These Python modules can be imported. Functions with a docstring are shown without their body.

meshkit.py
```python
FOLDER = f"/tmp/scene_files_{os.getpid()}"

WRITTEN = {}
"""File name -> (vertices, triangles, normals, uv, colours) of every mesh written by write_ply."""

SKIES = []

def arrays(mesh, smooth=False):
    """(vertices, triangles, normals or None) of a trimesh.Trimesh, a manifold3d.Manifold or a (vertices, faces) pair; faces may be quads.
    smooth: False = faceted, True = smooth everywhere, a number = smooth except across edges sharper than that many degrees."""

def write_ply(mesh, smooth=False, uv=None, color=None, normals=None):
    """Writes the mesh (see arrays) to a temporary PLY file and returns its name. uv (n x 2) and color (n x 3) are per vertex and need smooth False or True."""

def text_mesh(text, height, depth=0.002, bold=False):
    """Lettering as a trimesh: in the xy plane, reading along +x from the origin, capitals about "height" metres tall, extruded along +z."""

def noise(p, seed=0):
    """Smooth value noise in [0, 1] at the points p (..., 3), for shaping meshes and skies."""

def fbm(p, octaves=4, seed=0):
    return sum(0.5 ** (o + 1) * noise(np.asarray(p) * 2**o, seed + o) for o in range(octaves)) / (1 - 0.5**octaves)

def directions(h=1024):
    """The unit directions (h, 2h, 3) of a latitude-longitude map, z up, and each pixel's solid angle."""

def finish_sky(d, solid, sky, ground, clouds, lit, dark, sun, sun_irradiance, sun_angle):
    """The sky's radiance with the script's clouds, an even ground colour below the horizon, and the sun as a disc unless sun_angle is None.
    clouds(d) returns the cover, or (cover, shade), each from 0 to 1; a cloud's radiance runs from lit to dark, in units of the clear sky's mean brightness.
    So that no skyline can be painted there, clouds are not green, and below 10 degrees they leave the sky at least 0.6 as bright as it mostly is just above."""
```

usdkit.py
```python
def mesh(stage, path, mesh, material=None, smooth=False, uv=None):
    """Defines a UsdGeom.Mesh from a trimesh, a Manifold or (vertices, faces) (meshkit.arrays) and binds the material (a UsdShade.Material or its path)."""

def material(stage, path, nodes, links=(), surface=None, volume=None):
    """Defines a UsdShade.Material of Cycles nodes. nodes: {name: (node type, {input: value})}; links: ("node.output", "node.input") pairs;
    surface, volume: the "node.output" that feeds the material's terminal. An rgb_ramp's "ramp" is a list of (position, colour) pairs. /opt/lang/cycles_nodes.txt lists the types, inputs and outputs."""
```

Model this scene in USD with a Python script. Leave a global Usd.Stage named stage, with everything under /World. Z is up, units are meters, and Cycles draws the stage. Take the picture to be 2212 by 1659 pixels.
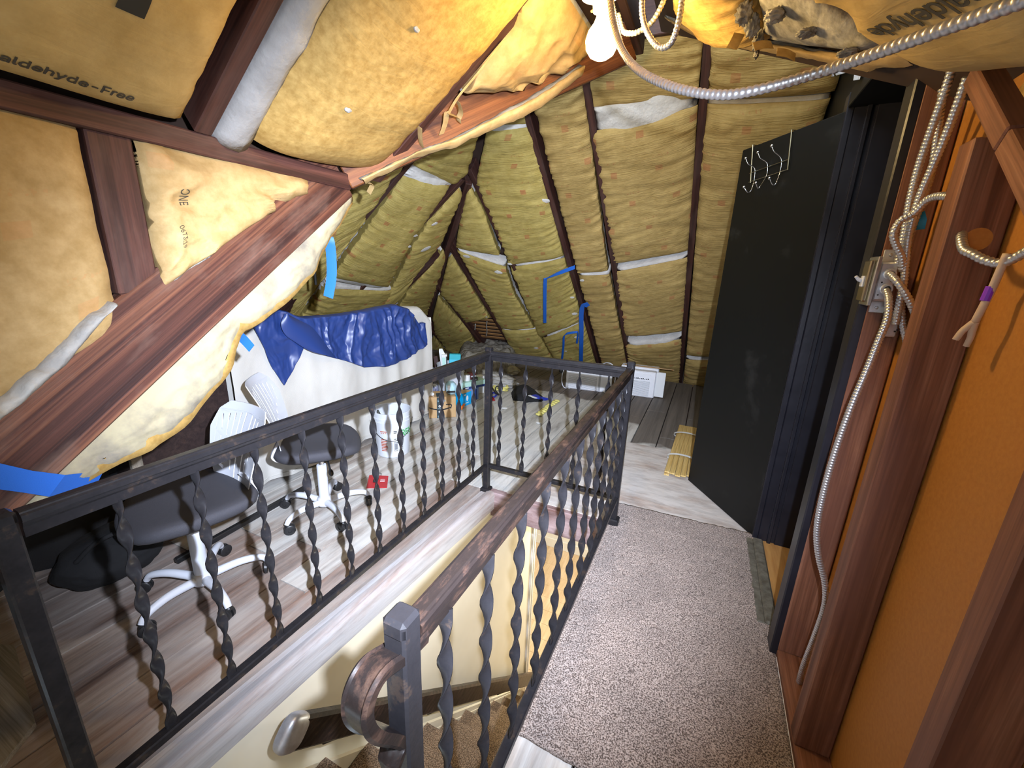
import math, random
import numpy as np, trimesh, usdkit, meshkit
import manifold3d as m3
from shapely.geometry import Polygon, box as sbox, LineString
from shapely import affinity
from pxr import Usd, UsdGeom, UsdLux, UsdShade, Gf, Sdf, Vt
rng = np.random.default_rng(7); random.seed(7)
stage = Usd.Stage.CreateInMemory()
UsdGeom.SetStageUpAxis(stage, UsdGeom.Tokens.z); UsdGeom.SetStageMetersPerUnit(stage, 1.0)
UsdGeom.Xform.Define(stage, '/World'); UsdGeom.Scope.Define(stage, '/World/Looks')
stage.SetDefaultPrim(stage.GetPrimAtPath('/World'))
V = lambda *a: np.array(a, float)
nz = lambda v: np.asarray(v, float) / (np.linalg.norm(v) + 1e-12)

# ------------------------------------------------------------------ camera, light, exposure
YAW, PIT, ROL, FPX = 0.428, 0.273, 0.037, 899.43
EXPOSURE = 0.98
FLASH, FLASH_COL = 86.0, (0.86, 0.95, 1.16)
BULB, BULB_COL = 155.0, (1.0, 0.69, 0.28)
SKY = 0.6
HALL, HALL_COL = 135.0, (1.0, 0.95, 0.80)
CAM = V(0, 0, 1.380)
FW = V(-math.sin(YAW) * math.cos(PIT), math.cos(YAW) * math.cos(PIT), -math.sin(PIT))
_rt = V(math.cos(YAW), math.sin(YAW), 0); _up = np.cross(_rt, FW)
RT = _rt * math.cos(ROL) + _up * math.sin(ROL); UP = _up * math.cos(ROL) - _rt * math.sin(ROL)
cam = UsdGeom.Camera.Define(stage, '/World/camera')
cam.AddTransformOp().Set(Gf.Matrix4d(*RT, 0, *UP, 0, *(-FW), 0, *CAM, 1))
cam.CreateHorizontalApertureAttr(36.0); cam.CreateVerticalApertureAttr(36.0 * 1659 / 2212)
cam.CreateFocalLengthAttr(36.0 * FPX / 2212); cam.CreateClippingRangeAttr(Gf.Vec2f(0.02, 100))
cam.CreateExposureAttr(EXPOSURE)
# the phone's lamp, which throws the short hard shadows of the railing: a little up and right of the lens
fl = UsdLux.SphereLight.Define(stage, '/World/phone_flash')
fd_ = nz(FW - RT * .15 - UP * .09); fr_ = nz(np.cross(fd_, V(0, 0, 1))); fu_ = np.cross(fr_, fd_)
fl.AddTransformOp().Set(Gf.Matrix4d(*fr_, 0, *fu_, 0, *(-fd_), 0, *(CAM + RT * 0.12 + UP * 0.10), 1))
fl.CreateRadiusAttr(0.012); fl.CreateIntensityAttr(FLASH * 700); fl.CreateColorAttr(Gf.Vec3f(*FLASH_COL))
sh = UsdLux.ShapingAPI.Apply(fl.GetPrim()); sh.CreateShapingConeAngleAttr(49.0); sh.CreateShapingConeSoftnessAttr(1.0)
dome = UsdLux.DomeLight.Define(stage, '/World/sky'); dome.CreateIntensityAttr(SKY); dome.CreateColorAttr(Gf.Vec3f(0.75, 0.88, 1.0))
hl = UsdLux.DiskLight.Define(stage, '/World/hall_lamp_light')
hl.AddTranslateOp().Set(Gf.Vec3d(-0.75, 3.5, -0.33)); hl.CreateRadiusAttr(0.14); hl.CreateIntensityAttr(HALL); hl.CreateColorAttr(Gf.Vec3f(*HALL_COL))
hl2 = UsdLux.DiskLight.Define(stage, '/World/stair_lamp_light')
hl2.AddTransformOp().Set(Gf.Matrix4d(*nz((0, 1, 0)), 0, *nz((0.5, 0, 0.86)), 0, *nz((0.86, 0, -0.5)), 0, -0.37, 1.5, -0.30, 1))
hl2.CreateRadiusAttr(0.07); hl2.CreateIntensityAttr(HALL * 0.22); hl2.CreateColorAttr(Gf.Vec3f(*HALL_COL))

# ------------------------------------------------------------------ helpers
def ray(px, py): return FW + RT * (px - 1106) / FPX - UP * (py - 829.5) / FPX
def at(px, py, x=None, y=None, z=None, pl=None, v=None, t=None):
    """the point of a surface that the photograph shows at this pixel: surface x=, y=, z=, plane (n, d), upright plane through two floor points, or distance t"""
    d = ray(px, py)
    if x is not None: k = (x - CAM[0]) / d[0]
    elif y is not None: k = (y - CAM[1]) / d[1]
    elif z is not None: k = (z - CAM[2]) / d[2]
    elif v is not None:
        a, b = V(*v[0]), V(*v[1]); n = V(-(b - a)[1], (b - a)[0], 0); k = (n[:2] @ a - n @ CAM) / (n @ d)
    elif pl is not None: k = (pl[1] - pl[0] @ CAM) / (pl[0] @ d)
    else: k = t / np.linalg.norm(d)
    return CAM + d * k
used = {}
def uniq(base):
    n = used.get(base, -1) + 1; used[base] = n
    return base if n == 0 else f'{base}_{n:03d}'
LOC = {}
def data(p, label=None, cat=None, group=None, kind=None):
    for k, s in (('label', label), ('category', cat), ('group', group), ('kind', kind)):
        if s: p.SetCustomDataByKey(k, s)
def thing(name, label=None, cat=None, loc=(0, 0, 0), group=None, kind=None, rz=None):
    path = uniq('/World/' + name); x = UsdGeom.Xform.Define(stage, path); x.AddTranslateOp().Set(Gf.Vec3d(*map(float, loc)))
    if rz is not None: x.AddRotateZOp().Set(float(rz))
    data(x.GetPrim(), label, cat, group, kind); LOC[path] = np.asarray(loc, float) if rz is None else np.zeros(3)
    return path
def arr(mesh, smooth): return meshkit.arrays(mesh, smooth)
def part(parent, name, mesh, mat, smooth=30, uv=None, label=None, kind=None):
    """one Mesh under a thing or a part; the mesh is given in world coordinates (local ones for a thing with rz)"""
    path = uniq(f'{parent}/{name}')
    if hasattr(mesh, 'to_mesh'):
        q = mesh.to_mesh(); mesh = (np.array(q.vert_properties[:, :3]), np.array(q.tri_verts))
    if isinstance(mesh, trimesh.Trimesh): mesh = (np.array(mesh.vertices), np.array(mesh.faces))
    off = LOC.get(parent, np.zeros(3))
    m = usdkit.mesh(stage, path, (np.asarray(mesh[0], float) - off, np.asarray(mesh[1], int)), M[mat], smooth, uv)
    LOC[path] = off; data(m.GetPrim(), label, None, None, kind)
    return path
def solo(name, mesh, mat, label, cat, group=None, kind=None, smooth=30, uv=None):
    p = part('/World', name, mesh, mat, smooth, uv); data(stage.GetPrimAtPath(p), label, cat, group, kind); return p
def cat(*ms):
    vs, fs, n = [], [], 0
    for m in ms:
        if hasattr(m, 'to_mesh'):
            q = m.to_mesh(); v, f = np.array(q.vert_properties[:, :3]), np.array(q.tri_verts)
        elif isinstance(m, trimesh.Trimesh): v, f = np.array(m.vertices), np.array(m.faces)
        else: v, f = np.asarray(m[0], float), np.asarray(m[1], int)
        if f.shape[1] == 4: f = np.vstack([f[:, [0, 1, 2]], f[:, [0, 2, 3]]])
        vs.append(v); fs.append(f + n); n += len(v)
    return np.vstack(vs), np.vstack(fs)
def cbox(l, w, h, c=0.003):
    """box centred at the origin with chamfered edges"""
    c = min(c, l / 3, w / 3, h / 3); pts = []
    for sx in (-1, 1):
        for sy in (-1, 1):
            for sz in (-1, 1):
                x, y, z = sx * l / 2, sy * w / 2, sz * h / 2
                pts += [(x - sx * c, y - sy * c, z), (x - sx * c, y, z - sz * c), (x, y - sy * c, z - sz * c)]
    h_ = trimesh.convex.convex_hull(np.array(pts)); return np.array(h_.vertices), np.array(h_.faces)
def mv(m, t): return np.asarray(m[0]) + np.asarray(t, float), m[1]
def frame(m, o, ex, ey, ez):
    v = np.asarray(m[0]); return np.asarray(o) + v[:, :1] * ex + v[:, 1:2] * ey + v[:, 2:3] * ez, m[1]
def tm(m): return np.array(m.vertices), np.array(m.faces)
def bx(x0, x1, y0, y1, z0, z1, c=0.003): return mv(cbox(x1 - x0, y1 - y0, z1 - z0, c), ((x0 + x1) / 2, (y0 + y1) / 2, (z0 + z1) / 2))
def rotz(m, a):
    v = np.asarray(m[0]); c, s = math.cos(a), math.sin(a); return np.stack([v[:, 0] * c - v[:, 1] * s, v[:, 0] * s + v[:, 1] * c, v[:, 2]], 1), m[1]
def local_part(parent, name, mesh, mat, o, ex, ey, ez, smooth=30, label=None, kind=None):
    """a Mesh whose own axes follow the piece (grain along local x)"""
    path = uniq(f'{parent}/{name}'); off = LOC.get(parent, np.zeros(3))
    m = usdkit.mesh(stage, path, mesh, M[mat], smooth); o = np.asarray(o) - off
    m.AddTransformOp().Set(Gf.Matrix4d(*map(float, (*ex, 0, *ey, 0, *ez, 0, *o, 1))))
    data(m.GetPrim(), label, None, None, kind); LOC[path] = off; return path
def beam(parent, name, a, b, w, h, mat, up=(0, 0, 1), c=0.004, drop=0.0, label=None):
    """a squared timber from a to b, w wide, h deep along up; drop moves the axis along up"""
    a, b = V(*a), V(*b); ex = nz(b - a); ez = nz(np.asarray(up, float) - ex * np.dot(up, ex)); ey = np.cross(ez, ex)
    return local_part(parent, name, cbox(np.linalg.norm(b - a), w, h, c), mat, (a + b) / 2 + ez * drop, ex, ey, ez, 30, label)
def tube(pts, r, sides=10, cap=True, closed=False):
    p = np.asarray(pts, float); n = len(p); r = np.broadcast_to(r, (n,)).astype(float)
    t = np.gradient(p, axis=0); t /= np.linalg.norm(t, axis=1, keepdims=True) + 1e-12
    ref = V(0, 0, 1) if abs(t[0, 2]) < 0.9 else V(1, 0, 0); a = nz(np.cross(t[0], ref)); A = []
    for k in range(n):
        a = nz(a - t[k] * (a @ t[k])); A.append(a)
    A = np.array(A); B = np.cross(t, A); ang = np.arange(sides) * 2 * np.pi / sides
    v = (p[:, None] + r[:, None, None] * (np.cos(ang)[None, :, None] * A[:, None] + np.sin(ang)[None, :, None] * B[:, None])).reshape(-1, 3)
    i, j = np.meshgrid(np.arange(n - 1), np.arange(sides), indexing='ij'); k = (j + 1) % sides
    f = np.stack([i * sides + j, i * sides + k, (i + 1) * sides + k, (i + 1) * sides + j], -1).reshape(-1, 4)
    f = np.vstack([f[:, [0, 1, 2]], f[:, [0, 2, 3]]])
    if cap:
        v = np.vstack([v, p[:1], p[-1:]]); m = n * sides; s = np.arange(sides)
        f = np.vstack([f, np.stack([np.full(sides, m), (s + 1) % sides, s], 1), np.stack([np.full(sides, m + 1), (n - 1) * sides + s, (n - 1) * sides + (s + 1) % sides], 1)])
    return v, f
def smoothline(pts, n=40):
    """Catmull-Rom through the points"""
    p = np.asarray(pts, float); p = np.vstack([2 * p[0] - p[1], p, 2 * p[-1] - p[-2]]); out = []
    m = len(p) - 3; per = max(2, n // m)
    for i in range(m):
        a, b, c, d = p[i:i + 4]
        for s in np.linspace(0, 1, per, endpoint=(i == m - 1)):
            out.append(0.5 * (2 * b + (c - a) * s + (2 * a - 5 * b + 4 * c - d) * s * s + (3 * b - a - 3 * c + d) * s ** 3))
    return np.array(out)
def resample(pts, step):
    p = np.asarray(pts, float); s = np.concatenate([[0], np.cumsum(np.linalg.norm(np.diff(p, axis=0), axis=1))])
    n = max(2, int(s[-1] / step) + 1); q = np.linspace(0, s[-1], n)
    return np.stack([np.interp(q, s, p[:, k]) for k in range(p.shape[1])], 1)
def armour(pts, r, pitch=0.0085, sides=9):
    """flexible metal conduit: a tube with raised rings"""
    p = resample(smoothline(pts, 80), pitch / 4); k = np.arange(len(p)) % 4
    return tube(p, r * np.array([0.84, 1.0, 1.03, 0.96])[k], sides)
def lathe(profile, sides=28, o=(0, 0, 0)):
    """profile: (radius, z)"""
    p = np.asarray(profile, float); n = len(p); a = np.arange(sides) * 2 * np.pi / sides
    v = np.stack([p[:, :1] * np.cos(a), p[:, :1] * np.sin(a), np.repeat(p[:, 1:], sides, 1)], -1).reshape(-1, 3)
    i, j = np.meshgrid(np.arange(n - 1), np.arange(sides), indexing='ij'); k = (j + 1) % sides
    f = np.stack([i * sides + j, i * sides + k, (i + 1) * sides + k, (i + 1) * sides + j], -1).reshape(-1, 4)
    return v + np.asarray(o, float), np.vstack([f[:, [0, 1, 2]], f[:, [0, 2, 3]]])
def grid_faces(nu, nv, flip=False):
    """(nv+1) rows of (nu+1) points"""
    i, j = np.meshgrid(np.arange(nv), np.arange(nu), indexing='ij'); a = i * (nu + 1) + j
    f = np.stack([a, a + 1, a + nu + 2, a + nu + 1], -1).reshape(-1, 4)
    if flip: f = f[:, ::-1]
    return np.vstack([f[:, [0, 1, 2]], f[:, [0, 2, 3]]])
def sheet(P, nrm, th, uv=None):
    """grid of points (rows, cols, 3) given thickness th along -nrm (nrm: one vector or a grid of them): a closed slab"""
    r, c = P.shape[:2]; Q = P - np.asarray(nrm) * th; n = r * c
    v = np.vstack([P.reshape(-1, 3), Q.reshape(-1, 3)]); f = [grid_faces(c - 1, r - 1), grid_faces(c - 1, r - 1, True) + n]
    def strip(ix): a, b = ix[:-1], ix[1:]; return np.vstack([np.stack([a, a + n, b], 1), np.stack([b, a + n, b + n], 1)])
    id_ = np.arange(n).reshape(r, c)
    f += [strip(id_[0]), strip(id_[:, -1]), strip(id_[-1, ::-1]), strip(id_[::-1, 0])]
    f = np.vstack(f)
    if uv is not None: return (v, f), np.vstack([uv.reshape(-1, 2)] * 2)
    return v, f
def extr(poly, h):
    g = [trimesh.creation.extrude_polygon(q, h, engine='earcut') for q in getattr(poly, 'geoms', [poly]) if q.area > 0]
    return cat(*g)
def text3(parent, s, height, o, ex, ey, mat, depth=0.0015, bold=True, name='lettering'):
    m = meshkit.text_mesh(s, height, depth, bold); ez = np.cross(ex, ey)
    return part(parent, name, frame(tm(m), o, nz(ex), nz(ey), nz(ez)), mat, False)
def fbm(p, o=4, s=0): return meshkit.fbm(np.asarray(p, float), o, s) - 0.5
def ribbon(pts, side, width, th=0.0006, n=30):
    """a tape: centre line pts, width along side (one vector or one per point)"""
    p = smoothline(pts, n) if n else np.asarray(pts, float); side = np.asarray(side, float)
    if side.ndim == 1: s = np.repeat(side[None], len(p), 0)
    else: s = np.stack([np.interp(np.linspace(0, 1, len(p)), np.linspace(0, 1, len(side)), side[:, k]) for k in range(3)], 1)
    s = s / np.linalg.norm(s, axis=1, keepdims=True); t = np.gradient(p, axis=0); nn = np.cross(t, s); nn /= np.linalg.norm(nn, axis=1, keepdims=True) + 1e-12
    P = np.stack([p - s * width / 2, p, p + s * width / 2], 1); return sheet(P, np.repeat(nn[:, None], 3, 1), th)
def blob(c, r, seed=0, amp=0.3, sub=3, freq=3.0):
    m = trimesh.creation.icosphere(sub); v = np.array(m.vertices); d = 1 + amp * 2 * fbm(v * freq + seed * 7.3 + 50, 4, seed)
    return v * d[:, None] * np.asarray(r) + np.asarray(c), np.array(m.faces)

# ------------------------------------------------------------------ materials
M = {}
def mat(name, nodes, links, surface='p.BSDF'): M[name] = usdkit.material(stage, '/World/Looks/' + name, nodes, links, surface)
def plain(name, col, rough=0.5, metal=0.0, col2=None, scale=8.0, bump=0.0, bscale=60.0, spec=0.5, extra=None, lo=0.35, hi=0.65, stretch=None):
    p = {'roughness': rough, 'metallic': metal, 'specular_ior_level': spec, 'base_color': col}; p.update(extra or {})
    n = {'p': ('principled_bsdf', p), 'tc': ('texture_coordinate', {})}; l = []; src = 'tc.object'
    if stretch: n['mp'] = ('mapping', {'scale': stretch}); l.append(('tc.object', 'mp.vector')); src = 'mp.vector'
    if col2 is not None:
        n['n'] = ('noise_texture', {'scale': scale, 'detail': 5.0, 'roughness': 0.6}); n['r'] = ('rgb_ramp', {'ramp': [(0, col), (lo, col), (hi, col2), (1, col2)]})
        l += [(src, 'n.vector'), ('n.fac', 'r.fac'), ('r.color', 'p.base_color')]
    if bump:
        n['bn'] = ('noise_texture', {'scale': bscale, 'detail': 4.0}); n['b'] = ('bump', {'strength': bump, 'distance': 0.004})
        l += [(src, 'bn.vector'), ('bn.fac', 'b.height'), ('b.normal', 'p.normal')]
    mat(name, n, l)
def wood(name, c, rough=0.6, sc=(1.1, 34, 34), fine=(5, 260, 260), stain=None, stain_amt=0.0, bump=0.25, spec=0.35):
    """c: three tones; the grain runs along the piece's own x"""
    n = {'tc': ('texture_coordinate', {}), 'oi': ('object_info', {}), 'mp': ('mapping', {'scale': sc}), 'mf': ('mapping', {'scale': fine}), 'ms': ('mapping', {'scale': (2.2, 7, 7)}),
         'n': ('noise_texture', {'scale': 1.0, 'detail': 6.0, 'roughness': 0.55, 'distortion': 0.7}), 'nf': ('noise_texture', {'scale': 1.0, 'detail': 3.0}), 'ns': ('noise_texture', {'scale': 1.0, 'detail': 5.0, 'roughness': 0.65}),
         'r': ('rgb_ramp', {'ramp': [(0.0, c[0]), (0.36, c[0]), (0.5, c[1]), (0.66, c[2]), (1.0, c[2])]}), 'rf': ('rgb_ramp', {'ramp': [(0.3, (0.62, 0.6, 0.58)), (0.62, (1.12, 1.1, 1.1))]}),
         'mx': ('mix_color', {'blend_type': 'multiply', 'fac': 0.75, 'use_clamp': False}), 'rs': ('rgb_ramp', {'ramp': [(0.46, (0, 0, 0)), (0.62, (stain_amt,) * 3)]}), 'st': ('mix_color', {'blend_type': 'mix', 'b': stain or c[1]}),
         'b': ('bump', {'strength': bump, 'distance': 0.003}), 'p': ('principled_bsdf', {'roughness': rough, 'specular_ior_level': spec})}
    l = [('tc.object', 'mp.vector'), ('oi.location', 'mp.location'), ('tc.object', 'mf.vector'), ('tc.object', 'ms.vector'), ('oi.location', 'ms.location'), ('mp.vector', 'n.vector'), ('mf.vector', 'nf.vector'), ('ms.vector', 'ns.vector'),
         ('n.fac', 'r.fac'), ('nf.fac', 'rf.fac'), ('r.color', 'mx.a'), ('rf.color', 'mx.b'), ('ns.fac', 'rs.fac'), ('rs.color', 'st.fac'), ('mx.result', 'st.a'), ('st.result', 'p.base_color'),
         ('n.fac', 'b.height'), ('b.normal', 'p.normal')]
    mat(name, n, l)
wood('rafter_wood', ((0.030, 0.011, 0.008), (0.055, 0.020, 0.014), (0.085, 0.032, 0.022)), stain=(0.10, 0.065, 0.055), stain_amt=0.35)
wood('timber_wood', ((0.030, 0.011, 0.009), (0.085, 0.030, 0.019), (0.185, 0.075, 0.040)), sc=(0.5, 30, 52), fine=(4, 190, 190), stain=(0.20, 0.125, 0.095), stain_amt=0.5, bump=0.6)
wood('plate_wood', ((0.035, 0.013, 0.010), (0.070, 0.026, 0.019), (0.11, 0.042, 0.030)), stain=(0.13, 0.075, 0.06), stain_amt=0.4)
wood('valley_wood', ((0.10, 0.030, 0.010), (0.18, 0.060, 0.018), (0.25, 0.092, 0.028)), stain=(0.07, 0.028, 0.014), stain_amt=0.5)
wood('stud_wood', ((0.13, 0.050, 0.026), (0.225, 0.095, 0.052), (0.32, 0.15, 0.088)), sc=(0.8, 30, 30), stain=(0.15, 0.062, 0.042), stain_amt=0.65)
wood('pale_wood', ((0.42, 0.26, 0.12), (0.52, 0.35, 0.18), (0.62, 0.44, 0.25)))
wood('lath_wood', ((0.22, 0.10, 0.03), (0.34, 0.17, 0.06), (0.45, 0.25, 0.10)))
wood('shim_wood', ((0.50, 0.33, 0.10), (0.62, 0.44, 0.16), (0.72, 0.55, 0.25)))
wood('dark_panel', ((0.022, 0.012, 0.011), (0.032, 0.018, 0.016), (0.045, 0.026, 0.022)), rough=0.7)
wood('grey_board', ((0.20, 0.18, 0.14), (0.28, 0.25, 0.20), (0.36, 0.33, 0.27)))
def floorwood(name, paint, bare, dark, amount, edge=None, sc=(26, 0.8, 26), wear=(7, 1.1, 7)):
    """board with a worn coat of paint; edge: the coat stops beyond this y"""
    n = {'g': ('geometry', {}), 'oi': ('object_info', {}), 'mp': ('mapping', {'scale': sc}), 'mw': ('mapping', {'scale': wear}), 'n': ('noise_texture', {'scale': 1.0, 'detail': 6.0, 'roughness': 0.62, 'distortion': 0.6}),
         'w': ('noise_texture', {'scale': 1.0, 'detail': 7.0, 'roughness': 0.68, 'distortion': 0.3}), 'r': ('rgb_ramp', {'ramp': [(0.3, dark), (0.52, bare), (0.75, tuple(min(1, x * 1.35) for x in bare))]}),
         'rw': ('rgb_ramp', {'ramp': [(amount - 0.13, (0.05,) * 3), (amount, (0.5,) * 3), (amount + 0.14, (0.97,) * 3)]}), 'rp': ('rgb_ramp', {'ramp': [(0.3, tuple(x * 0.78 for x in paint)), (0.6, paint)]}),
         'm': ('mix_color', {'blend_type': 'mix'}), 'b': ('bump', {'strength': 0.35, 'distance': 0.003}), 'p': ('principled_bsdf', {'roughness': 0.62, 'specular_ior_level': 0.35})}
    l = [('g.position', 'mp.vector'), ('g.position', 'mw.vector'), ('mp.vector', 'n.vector'), ('mw.vector', 'w.vector'), ('n.fac', 'r.fac'), ('n.fac', 'rp.fac'), ('w.fac', 'rw.fac'), ('r.color', 'm.a'), ('rp.color', 'm.b'), ('n.fac', 'b.height'), ('b.normal', 'p.normal'), ('m.result', 'p.base_color')]
    edge = edge
    if edge is None: l.append(('rw.color', 'm.fac'))
    else:
        n.update({'s': ('separate_xyz', {}), 'e1': ('noise_texture', {'scale': 3.0, 'detail': 3.0}), 'e2': ('math', {'math_type': 'multiply_add', 'value2': 0.5}), 'e3': ('map_range', {'from_min': edge + 0.25, 'from_max': edge + 0.31, 'to_min': 1.0, 'to_max': 0.06, 'clamp': True}), 'e4': ('mix_color', {'blend_type': 'multiply', 'fac': 1.0})})
        l += [('g.position', 's.vector'), ('g.position', 'e1.vector'), ('e1.fac', 'e2.value1'), ('s.y', 'e2.value3'), ('e2.value', 'e3.value'), ('e3.result', 'e4.a'), ('rw.color', 'e4.b'), ('e4.result', 'm.fac')]
    mat(name, n, l)
PAINT = (0.66, 0.645, 0.60)
floorwood('floor_painted', PAINT, (0.23, 0.15, 0.105), (0.09, 0.055, 0.04), 0.44)
floorwood('floor_worn', (0.46, 0.41, 0.37), (0.21, 0.13, 0.095), (0.075, 0.045, 0.035), 0.50)
floorwood('floor_far', (0.66, 0.645, 0.60), (0.13, 0.11, 0.092), (0.07, 0.058, 0.05), 0.34, edge=3.35)
floorwood('floor_far_left', (0.66, 0.645, 0.60), (0.15, 0.12, 0.10), (0.07, 0.058, 0.05), 0.36, edge=4.35)
floorwood('floor_far_mid', (0.66, 0.645, 0.60), (0.14, 0.115, 0.095), (0.07, 0.058, 0.05), 0.35, edge=3.85)
floorwood('plywood_painted', (0.62, 0.58, 0.54), (0.34, 0.24, 0.18), (0.2, 0.13, 0.1), 0.40, sc=(9, 30, 9), wear=(2.5, 8, 5))
floorwood('edge_painted', (0.50, 0.49, 0.49), (0.27, 0.18, 0.14), (0.12, 0.075, 0.06), 0.45, sc=(40, 1.0, 40))
floorwood('beam_painted', (0.40, 0.30, 0.30), (0.13, 0.065, 0.055), (0.06, 0.03, 0.026), 0.49, sc=(1, 26, 30), wear=(3, 8, 12))
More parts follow.
